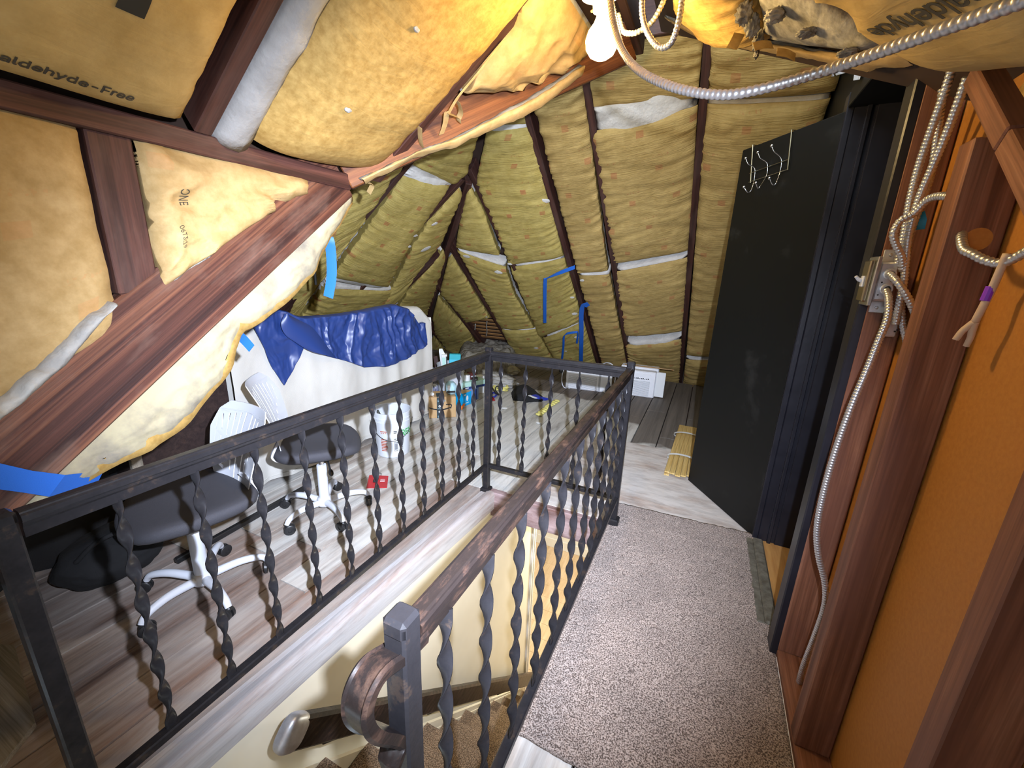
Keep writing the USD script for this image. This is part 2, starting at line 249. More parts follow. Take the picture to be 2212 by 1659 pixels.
def kraft(name, c1, c2, print_amt, red=(0.40, 0.115, 0.05), mottle=18.0, wrk=0.85, crease=(5, 60)):
    """kraft paper facing, with the maker's faint red marks printed at regular intervals (uv in metres)"""
    n = {'tc': ('texture_coordinate', {}), 'g': ('geometry', {}), 'n': ('noise_texture', {'scale': mottle, 'detail': 6.0, 'roughness': 0.65}), 'n2': ('noise_texture', {'scale': 2.3, 'detail': 3.0}), 'r': ('rgb_ramp', {'ramp': [(0.32, c1), (0.68, c2)]}),
         'r2': ('rgb_ramp', {'ramp': [(0.3, (0.80, 0.78, 0.74)), (0.7, (1.06, 1.06, 1.06))]}), 'mx': ('mix_color', {'blend_type': 'multiply', 'fac': 1.0, 'use_clamp': False}),
         's': ('separate_xyz', {}), 'v1': ('math', {'math_type': 'divide', 'value2': 0.27}), 'vf': ('math', {'math_type': 'fraction'}), 'vi': ('math', {'math_type': 'floor'}),
         'of': ('math', {'math_type': 'multiply', 'value2': 0.37}), 'u1': ('math', {'math_type': 'divide', 'value2': 0.31}), 'u2': ('math', {'math_type': 'add'}), 'uf': ('math', {'math_type': 'fraction'}),
         'cu': ('math', {'math_type': 'compare', 'value2': 0.5, 'value3': 0.075}), 'cv': ('math', {'math_type': 'compare', 'value2': 0.5, 'value3': 0.085}), 'sq': ('math', {'math_type': 'multiply'}),
         'uu': ('math', {'math_type': 'multiply', 'value2': 90.0}), 'vv': ('math', {'math_type': 'multiply', 'value2': 55.0}), 'cx': ('combine_xyz', {}), 'wn': ('noise_texture', {'scale': 1.0, 'detail': 1.0}), 'tx': ('math', {'math_type': 'greater_than', 'value2': 0.56}),
         'cu2': ('math', {'math_type': 'compare', 'value2': 0.52, 'value3': 0.17}), 'cv2': ('math', {'math_type': 'compare', 'value2': 0.86, 'value3': 0.035}), 'ln': ('math', {'math_type': 'multiply'}), 'ln2': ('math', {'math_type': 'multiply'}), 'ln3': ('math', {'math_type': 'multiply', 'value2': 0.8}),
         'any': ('math', {'math_type': 'maximum'}), 'fd': ('math', {'math_type': 'multiply', 'value2': print_amt * 1.2}), 'fd2': ('math', {'math_type': 'multiply'}), 'ink': ('mix_color', {'blend_type': 'mix', 'b': red}),
         'mc': ('mapping', {'scale': (crease[0], crease[1], 1)}), 'cn': ('noise_texture', {'scale': 1.0, 'detail': 4.0, 'distortion': 1.2}), 'bn': ('noise_texture', {'scale': 150.0, 'detail': 3.0}), 'ad': ('math', {'math_type': 'multiply_add', 'value2': 0.14}),
         'b': ('bump', {'strength': wrk, 'distance': 0.006}), 'p': ('principled_bsdf', {'roughness': 0.68, 'specular_ior_level': 0.22})}
    l = [('g.position', 'n.vector'), ('g.position', 'n2.vector'), ('n.fac', 'r.fac'), ('n2.fac', 'r2.fac'), ('r.color', 'mx.a'), ('r2.color', 'mx.b'), ('tc.UV', 's.vector'), ('s.y', 'v1.value1'), ('v1.value', 'vf.value1'), ('v1.value', 'vi.value1'), ('vi.value', 'of.value1'),
         ('s.x', 'u1.value1'), ('u1.value', 'u2.value1'), ('of.value', 'u2.value2'), ('u2.value', 'uf.value1'), ('uf.value', 'cu.value1'), ('vf.value', 'cv.value1'), ('cu.value', 'sq.value1'), ('cv.value', 'sq.value2'),
         ('s.x', 'uu.value1'), ('s.y', 'vv.value1'), ('uu.value', 'cx.x'), ('vv.value', 'cx.y'), ('cx.vector', 'wn.vector'), ('wn.fac', 'tx.value1'), ('uf.value', 'cu2.value1'), ('vf.value', 'cv2.value1'), ('cu2.value', 'ln.value1'), ('cv2.value', 'ln.value2'), ('ln.value', 'ln2.value1'), ('tx.value', 'ln2.value2'), ('ln2.value', 'ln3.value1'),
         ('sq.value', 'any.value1'), ('ln3.value', 'any.value2'), ('any.value', 'fd.value1'), ('fd.value', 'fd2.value1'), ('n.fac', 'fd2.value2'), ('fd2.value', 'ink.fac'), ('mx.result', 'ink.a'), ('ink.result', 'p.base_color'),
         ('tc.UV', 'mc.vector'), ('mc.vector', 'cn.vector'), ('g.position', 'bn.vector'), ('bn.fac', 'ad.value1'), ('cn.fac', 'ad.value3'), ('ad.value', 'b.height'), ('b.normal', 'p.normal')]
    mat(name, n, l)
kraft('kraft_olive', (0.42, 0.325, 0.088), (0.54, 0.43, 0.145), 0.95)
kraft('kraft_tan', (0.43, 0.30, 0.10), (0.55, 0.395, 0.15), 0.75)
kraft('kraft_dormer', (0.34, 0.205, 0.056), (0.52, 0.345, 0.115), 0.0, mottle=42.0, wrk=0.35, crease=(8, 30))
kraft('kraft_smooth', (0.44, 0.295, 0.105), (0.56, 0.39, 0.155), 0.0, mottle=16.0, wrk=0.35, crease=(8, 30))
kraft('kraft_cheek', (0.40, 0.265, 0.105), (0.54, 0.38, 0.18), 0.35, red=(0.55, 0.22, 0.08), mottle=26.0, wrk=0.4, crease=(6, 14))
plain('fiberglass_dimmed', (0.37, 0.36, 0.345), 0.9, col2=(0.26, 0.25, 0.235), scale=9.0, bump=1.0, bscale=40.0, spec=0.1)  # same fiberglass, colour darkened to offset close flash light on the bare strip
plain('fiberglass_lightened', (0.74, 0.72, 0.67), 0.9, col2=(0.55, 0.53, 0.49), scale=7.0, bump=1.0, bscale=45.0, spec=0.1)  # lighter copy, its colour makes up for weak flash light far away
plain('fiberglass', (0.47, 0.455, 0.42), 0.9, col2=(0.31, 0.30, 0.28), scale=7.0, bump=1.0, bscale=45.0, spec=0.1)  # darker copy mainly for near batts, strong flash light offset in its colour
plain('fiberglass_yellowed', (0.38, 0.335, 0.215), 0.9, col2=(0.20, 0.18, 0.145), scale=8.0, bump=1.0, bscale=22.0, spec=0.1, lo=0.45, hi=0.68)
plain('fiberglass_grey', (0.36, 0.335, 0.28), 0.95, col2=(0.15, 0.135, 0.11), scale=24.0, bump=1.0, bscale=40.0, spec=0.1)
plain('print_black', (0.022, 0.020, 0.016), 0.8)
plain('print_ink', (0.055, 0.045, 0.03), 0.8)
plain('print_red', (0.45, 0.10, 0.05), 0.7)
def iron_mat():
    n = {'tc': ('texture_coordinate', {}), 'g': ('geometry', {}), 'n': ('noise_texture', {'scale': 22.0, 'detail': 6.0, 'roughness': 0.7}), 'r': ('rgb_ramp', {'ramp': [(0.0, (0.012, 0.012, 0.014)), (0.58, (0.018, 0.017, 0.019)), (0.66, (0.042, 0.030, 0.024)), (0.74, (0.028, 0.025, 0.025))]}),
         'r2': ('rgb_ramp', {'ramp': [(0.3, (0.24,) * 3), (0.7, (0.42,) * 3)]}), 'b': ('bump', {'strength': 0.15, 'distance': 0.002}), 'p': ('principled_bsdf', {'specular_ior_level': 0.22})}
    mat('iron', n, [('g.position', 'n.vector'), ('n.fac', 'r.fac'), ('n.fac', 'r2.fac'), ('r.color', 'p.base_color'), ('r2.color', 'p.roughness'), ('n.fac', 'b.height'), ('b.normal', 'p.normal')])
    n = dict(n); n['r'] = ('rgb_ramp', {'ramp': [(0.0, (0.010, 0.008, 0.008)), (0.50, (0.015, 0.011, 0.010)), (0.58, (0.036, 0.021, 0.016)), (0.64, (0.058, 0.034, 0.024)), (0.70, (0.028, 0.020, 0.018)), (0.8, (0.22, 0.19, 0.15)), (1.0, (0.26, 0.22, 0.17))]}); n['mp'] = ('mapping', {'scale': (1.6, 0.5, 1.6)})
    mat('iron_worn', n, [('g.position', 'mp.vector'), ('mp.vector', 'n.vector'), ('n.fac', 'r.fac'), ('n.fac', 'r2.fac'), ('r.color', 'p.base_color'), ('r2.color', 'p.roughness'), ('n.fac', 'b.height'), ('b.normal', 'p.normal')])
iron_mat()
def carpet_mat(name, a, b, c):
    n = {'g': ('geometry', {}), 'n': ('noise_texture', {'scale': 230.0, 'detail': 3.0}), 'n2': ('noise_texture', {'scale': 5.0, 'detail': 3.0}), 'oi': ('object_info', {}), 'r': ('rgb_ramp', {'ramp': [(0.39, a), (0.49, b), (0.60, c)]}), 'r2': ('rgb_ramp', {'ramp': [(0.35, (0.86,) * 3), (0.6, (1.04,) * 3)]}), 'm': ('mix_color', {'blend_type': 'multiply', 'fac': 1.0, 'use_clamp': False}),
         'b': ('bump', {'strength': 0.8, 'distance': 0.006}), 'p': ('principled_bsdf', {'roughness': 0.95, 'specular_ior_level': 0.05, 'sheen_weight': 0.15})}
    mat(name, n, [('g.position', 'n.vector'), ('g.position', 'n2.vector'), ('n.fac', 'r.fac'), ('n2.fac', 'r2.fac'), ('r.color', 'm.a'), ('r2.color', 'm.b'), ('m.result', 'p.base_color'), ('n.fac', 'b.height'), ('b.normal', 'p.normal')])
carpet_mat('carpet', (0.095, 0.071, 0.059), (0.29, 0.227, 0.195), (0.52, 0.43, 0.375))
carpet_mat('stair_carpet', (0.085, 0.054, 0.030), (0.20, 0.13, 0.074), (0.34, 0.235, 0.145))
plain('cream_paint', (0.78, 0.71, 0.55), 0.5, col2=(0.72, 0.64, 0.47), scale=2.0, bump=0.05)
plain('white_paint', (0.80, 0.79, 0.76), 0.45)
plain('hall_floor', (0.55, 0.38, 0.22), 0.35, col2=(0.66, 0.49, 0.31), scale=3.0, stretch=(14, 1.2, 1))
plain('closet_floor', (0.42, 0.20, 0.06), 0.35, col2=(0.55, 0.30, 0.10), scale=3.0, stretch=(14, 1.2, 1))
plain('black_paint', (0.0055, 0.0056, 0.005), 0.5, col2=(0.030, 0.030, 0.028), scale=4.5, bump=0.08, bscale=90.0, spec=0.25, lo=.60, hi=.85)
plain('blueblack_paint', (0.011, 0.011, 0.016), 0.36, col2=(0.018, 0.018, 0.025), scale=6.0, bump=0.08, spec=0.35)
plain('worn_paint', (0.16, 0.15, 0.12), 0.7, col2=(0.08, 0.07, 0.05), scale=30)
plain('hardboard', (0.46, 0.19, 0.030), 0.6, col2=(0.40, 0.155, 0.022), scale=90.0, bump=0.06, bscale=300.0)
plain('dark_deck', (0.035, 0.018, 0.011), 0.8, col2=(0.055, 0.028, 0.016), scale=6.0)
plain('steel', (0.62, 0.62, 0.63), 0.33, 1.0, col2=(0.50, 0.49, 0.47), scale=30.0)
plain('galvanised', (0.62, 0.64, 0.68), 0.42, 0.75, col2=(0.50, 0.50, 0.52), scale=40.0, bump=0.05)
plain('conduit', (0.60, 0.59, 0.60), 0.36, 0.85)
plain('chrome', (0.80, 0.80, 0.80), 0.12, 1.0)
plain('brassy', (0.40, 0.34, 0.22), 0.3, 1.0)
plain('copper', (0.35, 0.19, 0.10), 0.4, 0.8)
plain('white_plastic', (0.64, 0.67, 0.73), 0.4)
plain('bucket_plastic', (0.62, 0.66, 0.71), 0.42, extra={'subsurface_weight': 0.0})
plain('grey_plastic', (0.45, 0.47, 0.50), 0.45)
plain('black_plastic', (0.016, 0.016, 0.017), 0.4)
plain('seat_fabric', (0.060, 0.060, 0.072), 0.8, col2=(0.045, 0.045, 0.055), scale=400.0, bump=0.4, bscale=900.0)
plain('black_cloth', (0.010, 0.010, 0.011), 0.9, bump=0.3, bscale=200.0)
plain('blue_tape', (0.010, 0.115, 0.52), 0.55, bump=0.12, bscale=500.0)
plain('white_cloth', (0.60, 0.585, 0.535), 0.85, col2=(0.55, 0.53, 0.48), scale=2.0, bump=0.2, bscale=300.0, spec=0.2)
plain('blue_nylon', (0.020, 0.046, 0.185), 0.38, spec=0.5)
plain('cardboard', (0.55, 0.36, 0.18), 0.75, col2=(0.50, 0.32, 0.15), scale=20.0)
plain('tape_dark', (0.030, 0.050, 0.062), 0.35)
plain('tape_light', (0.30, 0.50, 0.58), 0.35)
plain('teal_card', (0.02, 0.42, 0.50), 0.5); plain('cyan_card', (0.06, 0.55, 0.72), 0.45); plain('sky_card', (0.0, 0.37, 0.78), 0.4); plain('mint_card', (0.50, 0.78, 0.68), 0.5)
plain('navy_card', (0.02, 0.05, 0.20), 0.45); plain('slate_blue', (0.17, 0.27, 0.52), 0.5); plain('pale_blue', (0.45, 0.70, 0.80), 0.35); plain('white_card', (0.80, 0.82, 0.82), 0.5)
plain('red_card', (0.50, 0.025, 0.03), 0.45); plain('orange_plastic', (0.90, 0.22, 0.03), 0.4); plain('yellow_plastic', (0.72, 0.66, 0.20), 0.6); plain('royal_blue', (0.03, 0.05, 0.42), 0.5); plain('purple_tape', (0.22, 0.03, 0.58), 0.5)
plain('clear_bag', (0.42, 0.44, 0.55), 0.2, col2=(0.15, 0.15, 0.26), scale=22.0, spec=0.9); plain('blue_tag', (0.02, 0.30, 0.50), 0.3); plain('green_print', (0.06, 0.40, 0.10), 0.5); plain('stick', (0.66, 0.50, 0.37), 0.6, col2=(0.56, 0.40, 0.28), scale=20, stretch=(1, 1, 0.2)); plain('grease', (0.05, 0.055, 0.05), 0.6)
plain('dark_red', (0.10, 0.02, 0.018), 0.5); plain('brown_plastic', (0.05, 0.035, 0.022), 0.5)
plain('ac_plastic', (0.86, 0.88, 0.92), 0.4); plain('porcelain', (0.80, 0.78, 0.77), 0.3)
mat('bulb_glow', {'e': ('emission', {'color': BULB_COL, 'strength': BULB})}, [], 'e.emission')
mat('lamp_glow', {'e': ('emission', {'color': HALL_COL, 'strength': 6.0})}, [], 'e.emission')
mat('window_glass', {'t': ('transparent_bsdf', {}), 'g': ('glossy_bsdf', {'roughness': 0.02}), 'f': ('fresnel', {'IOR': 1.45}), 'm': ('mix_closure', {})}, [('f.fac', 'm.fac'), ('t.BSDF', 'm.closure1'), ('g.BSDF', 'm.closure2')], 'm.closure')

# ------------------------------------------------------------------ structure: roof planes (n, d) at the rafters' lower edges
FAR = (V(0, .8, 1), .8 * 5.78); LEFT = (V(-.8, 0, 1), .8 * 4.48); NEAR = (V(0, -.77, 1), 1.616 - .77 * 1.32)
DL = (V(-.75, 0, 1), 1.68 + .75 * 1.32); DR = (V(.75, 0, 1), 1.68 + .75 * .42)
inw = lambda pl: -nz(pl[0])
def onp(pl, x, y): n, d = pl; return V(x, y, (d - n[0] * x - n[1] * y) / n[2])
struct = lambda name: thing(name, kind='structure')
# floor of painted boards
FL = struct('floor')
def board(poly, mat_, z0=-0.032, z1=0.0, name='plank'):
    p = Polygon(poly); m = trimesh.creation.extrude_polygon(p, z1 - z0, engine='earcut'); part(FL, name, mv(tm(m), (0, 0, z0)), mat_, False)
def run(x0, x1, ys, mats, sl=(0, 0, 0, 0), g=0.0045):
    for k in range(len(ys) - 1):
        y0, y1 = ys[k] + g * .6, ys[k + 1] - g * .6
        f = lambda x, y, a, b: x + (a + (b - a) * (y - ys[0]) / (ys[-1] - ys[0]))
        board([(f(x0, y0, sl[0], sl[1]) + g, y0), (f(x1, y0, sl[2], sl[3]) - g, y0), (f(x1, y1, sl[2], sl[3]) - g, y1), (f(x0, y1, sl[0], sl[1]) + g, y1)], mats[k] if isinstance(mats, list) else mats, z1=float(rng.uniform(-0.002, 0.0)))
run(-1.229, -1.12, [-0.3, 2.12], 'edge_painted', (-.06, .085, -.10, .055), .004)
xs = [-1.395, -1.56, -1.72, -1.90, -2.08, -2.27, -2.46, -2.65, -2.84, -3.03, -3.22, -3.41, -3.6, -3.79, -3.98, -4.17, -4.36]
run(xs[0], -1.235, [-0.3, 2.12], ['floor_worn'], (0, 0, -.06, .085))
run(xs[0], -1.225, [2.12, 5.72], 'floor_far_left')
for k in range(len(xs) - 1):
    c = float(rng.uniform(0.9, 1.3)); c2 = float(rng.uniform(2.3, 3.1))
    run(xs[k + 1], xs[k], [-0.3, c, c2, 5.72], ['floor_worn', 'floor_painted', 'floor_far_left'])
for a, b in ((-1.225, -1.02), (-1.02, -.82), (-.82, -.62), (-.62, -.423), (-.423, -.224), (-.224, -.03), (-.03, .16), (.16, .355), (.355, .55), (.55, .75), (.75, .95)):
    run(a, b, [2.12, float(rng.uniform(3.6, 4.6)), 5.72], 'floor_far_left' if a < -.85 else 'floor_far_mid' if a < -.45 else 'floor_far')
for a, b in ((-.345, -.16), (-.16, .03), (.03, .22), (.22, .41)): run(a, b, [-0.3, 2.118], 'floor_painted')
part(FL, 'plywood_sheet', bx(-.985, .52, 2.135, 3.36, .0003, .0065, .002), 'plywood_painted')
part(FL, 'subfloor', cat(bx(-4.6, -1.24, -.6, 5.9, -.17, -.04), bx(-1.24, -.36, 2.12, 5.9, -.17, -.04), bx(-.34, 1.9, -.6, 5.9, -.17, -.04)), 'dark_deck')
part(FL, 'closet_floor', bx(.435, 1.5, .9, 3.2, .0, .009), 'closet_floor')
# stairwell
SW = struct('wall_stairwell')
def quadbox(p, th, ax):  # vertical slab over a floor line p0-p1, z range
    (a, b, z0, z1) = p; a, b = V(*a), V(*b); d = nz(b - a); n = V(d[1], -d[0]) * th
    poly = [a, b, b + n, a + n]; return mv(tm(trimesh.creation.extrude_polygon(Polygon(poly), z1 - z0, engine='earcut')), (0, 0, z0))
e0, e1 = (-1.222, -.3), (-1.064, 2.10)
part(SW, 'edge_nosing', sheet(np.stack([np.stack([V(*((1 - s) * V(*e0) + s * V(*e1)), 0) + V(dx, 0, dz) for dx, dz in ((-.035, .012), (-.006, .013), (.008, .005), (.014, -.012), (.012, -.11), (.0, -.125), (-.03, -.128))]) for s in np.linspace(0, 1, 24)]), V(.5, 0, .5), .012), 'edge_painted', 50)
part(SW, 'wall_panel', quadbox(((-1.235, -.3), (-1.075, 2.105), -2.5, -.12), -.03, 0), 'cream_paint', False)
part(SW, 'wall_panel', bx(-1.12, -1.06, 2.10, 2.86, -2.5, -.165), 'cream_paint')
part(SW, 'wall_panel', bx(-.335, -.30, -.3, 2.9, -2.5, -.17), 'cream_paint')
part(SW, 'wall_panel', bx(-1.3, -.3, -.42, -.36, -2.5, -.05), 'cream_paint')
part(SW, 'header_beam', bx(-1.10, -.30, 2.10, 2.15, -.165, .004, .004), 'beam_painted')
part(SW, 'carpet_side_beam', bx(-.345, -.305, -.3, 2.1, -.17, -.034), 'beam_painted')
part(SW, 'corner_casing', cat(bx(-1.115, -1.045, 2.84, 2.865, -2.5, -.3), bx(-1.125, -1.055, 2.862, 2.90, -2.5, -.3), bx(-1.118, -1.05, 2.90, 2.925, -2.5, -.3)), 'white_paint')
HL_ = struct('wall_hallway')
part(HL_, 'wall_panel', bx(-3.2, .6, 5.0, 5.05, -2.5, -.17), 'white_paint'); part(HL_, 'wall_panel', bx(-3.25, -3.2, 2.9, 5.05, -2.5, -.17), 'white_paint')
part(HL_, 'wall_panel', bx(-3.2, -1.12, 2.86, 2.92, -2.5, -.17), 'white_paint'); part(HL_, 'wall_panel', bx(-.3, .6, 2.86, 2.92, -2.5, -.17), 'white_paint'); part(HL_, 'wall_panel', bx(.6, .65, 2.9, 5.05, -2.5, -.17), 'white_paint')
part(HL_, 'ceiling_panel', bx(-3.2, .6, 2.16, 5.0, -.20, -.172), 'white_paint')
part(HL_, 'baseboard', bx(-3.2, .6, 4.985, 5.0, -2.5, -2.36), 'white_paint')
for k in range(14): part(HL_, 'floor_board', bx(-3.2, .6, 2.30 + .195 * k, 2.30 + .195 * k + .193, -2.52, -2.5, .001), 'hall_floor')
lamp = thing('ceiling_lamp', 'round flush lamp on the lower hall ceiling below the attic floor', 'lamp', (-.75, 3.5, -.2))
part(lamp, 'base', lathe([(0, .0), (.15, 0), (.15, -.03), (.145, -.035), (0, -.035)], 24, (-.75, 3.5, -.2)), 'white_paint')
part(lamp, 'shade', lathe([(.14, -.035), (.13, -.07), (.08, -.098), (0, -.105)], 24, (-.75, 3.5, -.2)), 'lamp_glow', True)
# carpeted stairs going down away from the camera
ST = thing('staircase', 'carpeted stairs with cream stringer going down below the railing', 'stairs', (-.7, .3, 0))
for k in range(1, 13):
    z, y = -.20 * k, .32 + .203 * (k - 1); P = []
    prof = [(y + .015, z + .0 - .2), (y + .015, z + .175 - .2 + .0), (y, z - .012 + .0), (y, z), (y + .01, z + .006), (y + .2, z + .006), (y + .228, z - .002), (y + .232, z - .018), (y + .21, z - .03), (y + .205, z - .2)]
    prof = [(y - .012, z - .03), (y - .012, z), (y, z + .008), (y + .2, z + .008), (y + .222, z + .002), (y + .228, z - .014), (y + .218, z - .028), (y + .205, z - .032), (y + .205, z - .2), (y - .012, z - .2)]
    m = trimesh.creation.extrude_polygon(Polygon(prof), .70, engine='earcut'); v = np.array(m.vertices)
    part(ST, 'carpeted_step', (np.stack([-1.045 + v[:, 2], v[:, 0], v[:, 1]], 1), np.array(m.faces)[:, ::-1]), 'stair_carpet', 40)
st_poly = Polygon([(.1, -.02 + .12), (.2, .16), (2.86, -2.46), (2.86, -2.5), (2.6, -2.5), (.1, -.2)])
sp = np.array([(.10, .03), (.25, .035), (2.85, -2.43), (2.85, -2.50), (2.62, -2.50), (.10, -.12)])
m = trimesh.creation.extrude_polygon(Polygon(sp), .018, engine='earcut'); v = np.array(m.vertices)
part(ST, 'stringer', (np.stack([-1.066 + v[:, 2], v[:, 0], v[:, 1]], 1), np.array(m.faces)[:, ::-1]), 'cream_paint', False)
beam(ST, 'stringer_cap', (-1.058, .12, .035), (-1.058, 2.83, -2.42), .026, .02, 'cream_paint')

# walls of the dormer: left cheek (over the big trimmer rafter), right partition with the door
XC = -1.32
WL = struct('wall_left')
ra, rb = V(XC, -.25, 1.616 + .77 * (-.25 - 1.32)), V(XC, 1.335, 1.628); up_r = nz(V(0, -.77, 1))
beam(WL, 'trimmer_rafter', ra + V(-.024, 0, 0), rb + V(-.024, 0, 0), .048, .205, 'timber_wood', up_r, .005, .1025, 'broad red-brown timber with visible grain')
beam(WL, 'wall_plate', (XC - .03, -.3, 1.672), (XC - .03, 1.315, 1.672), .085, .055, 'plate_wood', c=.004)
for y in (.585, -.08): beam(WL, 'stud', (XC - .022, y, 1.28 if y > .5 else .80), (XC - .022, y, 1.65), .088, .042, 'plate_wood', (1, 0, 0))
m = trimesh.creation.extrude_polygon(Polygon([(-.3, .55), (1.28, 1.72), (1.28, 1.76), (-.3, 1.76)]), .012, engine='earcut'); v = np.array(m.vertices)
part(WL, 'backing_board', (np.stack([-1.44 + v[:, 2], v[:, 0], v[:, 1]], 1), np.array(m.faces)[:, ::-1]), 'dark_deck', False)
WR = struct('wall_right')
XR = .42
def stud(y0, y1, z1, z0=.04, m_='stud_wood', x0=XR, d=.089): beam(WR, 'stud', (x0 + d / 2, (y0 + y1) / 2, z0), (x0 + d / 2, (y0 + y1) / 2, z1), y1 - y0, d, m_, (1, 0, 0), .003)
stud(1.555, 1.603, 1.97); stud(1.198, 1.256, 1.655); stud(.712, .766, 1.30); stud(.37, .42, 1.5); stud(2.36, 2.41, 2.05)
part(WR, 'backing_panel', bx(.512, .518, .30, 1.605, .0, 2.0, .001), 'hardboard')
beam(WR, 'sole_plate', (XR + .047, .1, .02), (XR + .047, 1.604, .02), .094, .04, 'stud_wood')
bl_ = lambda px, py: at(px, py, x=XR - .018)
q0_, q1_, q2_, q3_ = bl_(2080, 190), bl_(2214, 482), bl_(2112, 148), bl_(2214, 343)
a, b = (q0_ + q2_) / 2, (q1_ + q3_) / 2; dp_ = nz(b - a); nb_ = nz(np.cross(dp_, V(1, 0, 0))); hb_ = abs((q2_ - q0_) @ nb_) * .5 + abs((q3_ - q1_) @ nb_) * .5
mid_ = a + (b - a) * .62
for p_, q_ in ((a - dp_ * .02, mid_ - dp_ * .003), (mid_ + dp_ * .003, b + dp_ * .5)): beam(WR, 'rafter', p_ + V(.02, 0, 0), q_ + V(.02, 0, 0), .04, hb_, 'stud_wood', nb_, .003)
part(WR, 'edge_strip', bx(.418, .424, .55, 1.545, .0, .018, .001), 'white_paint')
part(WR, 'partition_panel', bx(.43, .445, 2.42, 5.5, 0, 2.6), 'black_paint')
part(WR, 'closet_wall', cat(bx(1.5, 1.53, .9, 3.2, 0, 2.4), bx(.52, 1.5, .88, .91, 0, 2.4), bx(.56, 1.5, 3.2, 3.23, 0, 2.4), bx(.45, 1.5, .9, 3.2, 2.35, 2.38)), 'black_paint')
D1 = struct('door_1')
part(D1, 'door_casing', bx(.398, .424, 1.556, 1.628, .0, 1.98, .004), 'blueblack_paint')
part(D1, 'door_casing', bx(.398, .424, 2.345, 2.415, .0, 2.12, .004), 'blueblack_paint')
part(D1, 'door_jamb', cat(bx(.424, .545, 1.605, 1.625, 0, 2.05), bx(.47, .485, 1.62, 1.634, 0, 2.05)), 'black_paint')
part(D1, 'door_jamb', cat(bx(.424, .60, 2.348, 2.37, 0, 2.09), bx(.465, .482, 2.332, 2.348, 0, 2.09), bx(.50, .60, 2.338, 2.348, 0, 2.09)), 'blueblack_paint')
part(D1, 'door_head', bx(.40, .60, 1.62, 2.37, 2.06, 2.13), 'black_paint')
part(D1, 'strike_plate', bx(.421, .4255, 1.6035, 1.612, .86, .93, .001), 'steel')
hA, hB = V(.400, 2.362, 0), V(.047, 2.882, 0); ex = nz(hB - hA); wlen = np.linalg.norm(hB - hA); ey = V(-ex[1], ex[0], 0)
leaf = local_part(D1, 'door_leaf', cbox(wlen, .034, 2.045, .003), 'black_paint', (hA + hB) / 2 + V(0, 0, 1.032) + ey * -.017, ex, ey, V(0, 0, 1))
frontn = -ey if np.dot(-ey, CAM - hA) > 0 else ey
kx = lambda s, h, o: hA + ex * s + V(0, 0, h) + frontn * o
face0 = .034 if frontn @ (-ey) > 0 else 0.0
kc = kx(wlen - .045, .80, face0)
def disc(o, ax, prof, n=24):
    ax = nz(ax); r = nz(np.cross(ax, V(0, 0, 1))); u = np.cross(ax, r)
    return frame(lathe(prof, n), o, r, u, ax)
part(leaf, 'door_knob', disc(kc, frontn, [(0, 0), (.024, 0), (.024, .006), (.010, .010), (.009, .028), (.020, .034), (.026, .045), (.020, .056), (0, .060)]), 'brassy', 40)
for h in (.22, 1.78): part(leaf, 'hinge', tube([hA + V(-.004, -.012, h), hA + V(-.004, -.012, h + .09)], .007, 10), 'black_paint')
TR = struct('trim_1')
part(TR, 'threshold', cat(bx(.366, .402, 1.70, 2.33, .0, .020, .006), bx(.398, .445, 1.70, 2.33, .006, .030, .008)), 'worn_paint', label='worn grey door threshold')
# back wall behind the camera, with an unseen window added for cool fill light
WB = struct('wall_back')
part(WB, 'wall_panel', cat(bx(-1.6, -.95, -.64, -.6, 0, 2.6), bx(.05, 1.2, -.64, -.6, 0, 2.6), bx(-.95, .05, -.64, -.6, 0, .95), bx(-.95, .05, -.64, -.6, 1.75, 2.6)), 'pale_wood')
W1 = struct('window_1')
part(W1, 'window_frame', cat(bx(-.95, -.90, -.64, -.58, .95, 1.75), bx(0, .05, -.64, -.58, .95, 1.75), bx(-.9, 0, -.64, -.58, .95, 1.0), bx(-.9, 0, -.64, -.58, 1.70, 1.75), bx(-.9, 0, -.63, -.59, 1.335, 1.365)), 'white_paint')
part(W1, 'pane', cat(bx(-.9, 0, -.613, -.609, 1.0, 1.7, .001)), 'window_glass')

# roof: rafters and deck
CE = struct('ceiling')
def prafter(pl, p, q, w=.046, h=.14, m_='rafter_wood'):
    """a rafter whose lower edge lies in the roof plane"""
    o = -inw(pl); beam(CE, 'rafter', p, q, w, h, m_, o, .003, h / 2)
for x, y0, y1 in ((-.195, 2.62, 5.80), (-.842, 2.62, 5.80), (-1.265, 2.62, 5.80), (-1.88, 3.14, 5.80), (-2.52, 3.84, 5.80), (-3.06, 4.38, 5.80), (-3.82, 5.14, 5.8), (.52, 2.62, 5.8)): prafter(FAR, onp(FAR, x, y0), onp(FAR, x, y1))
for y, x1 in ((1.2, -2.9), (1.85, -2.25), (2.5, -1.6), (3.15, -1.93), (3.85, -2.60), (4.5, -3.25)): prafter(LEFT, onp(LEFT, -4.45, y), onp(LEFT, x1, y))
h0, h1 = V(-4.46, 5.76, .015), V(-1.30, 2.60, 2.544); dh = nz(h1 - h0)
beam(CE, 'hip_rafter', h0, h0 + (h1 - h0) * .80, .058, .12, 'rafter_wood', nz(V(-.4, .4, 1)), .004, .045)
beam(CE, 'ridge_board', (-1.4, 2.585, 2.62), (1.9, 2.585, 2.62), .04, .16, 'rafter_wood')
for y, x1 in ((.785, -.46), (1.445, -.46), (.13, -.46), (-.52, -.46)):
    prafter(DL, onp(DL, XC + .02, y), onp(DL, x1, y), .045)
    prafter(DR, onp(DR, .24, y - .295) + V(0, 0, .03), onp(DR, -.44, y - .295) + V(0, 0, .03), .028)
beam(CE, 'ridge_board', (-.45, -.6, 2.40), (-.45, 2.25, 2.40), .035, .14, 'rafter_wood')
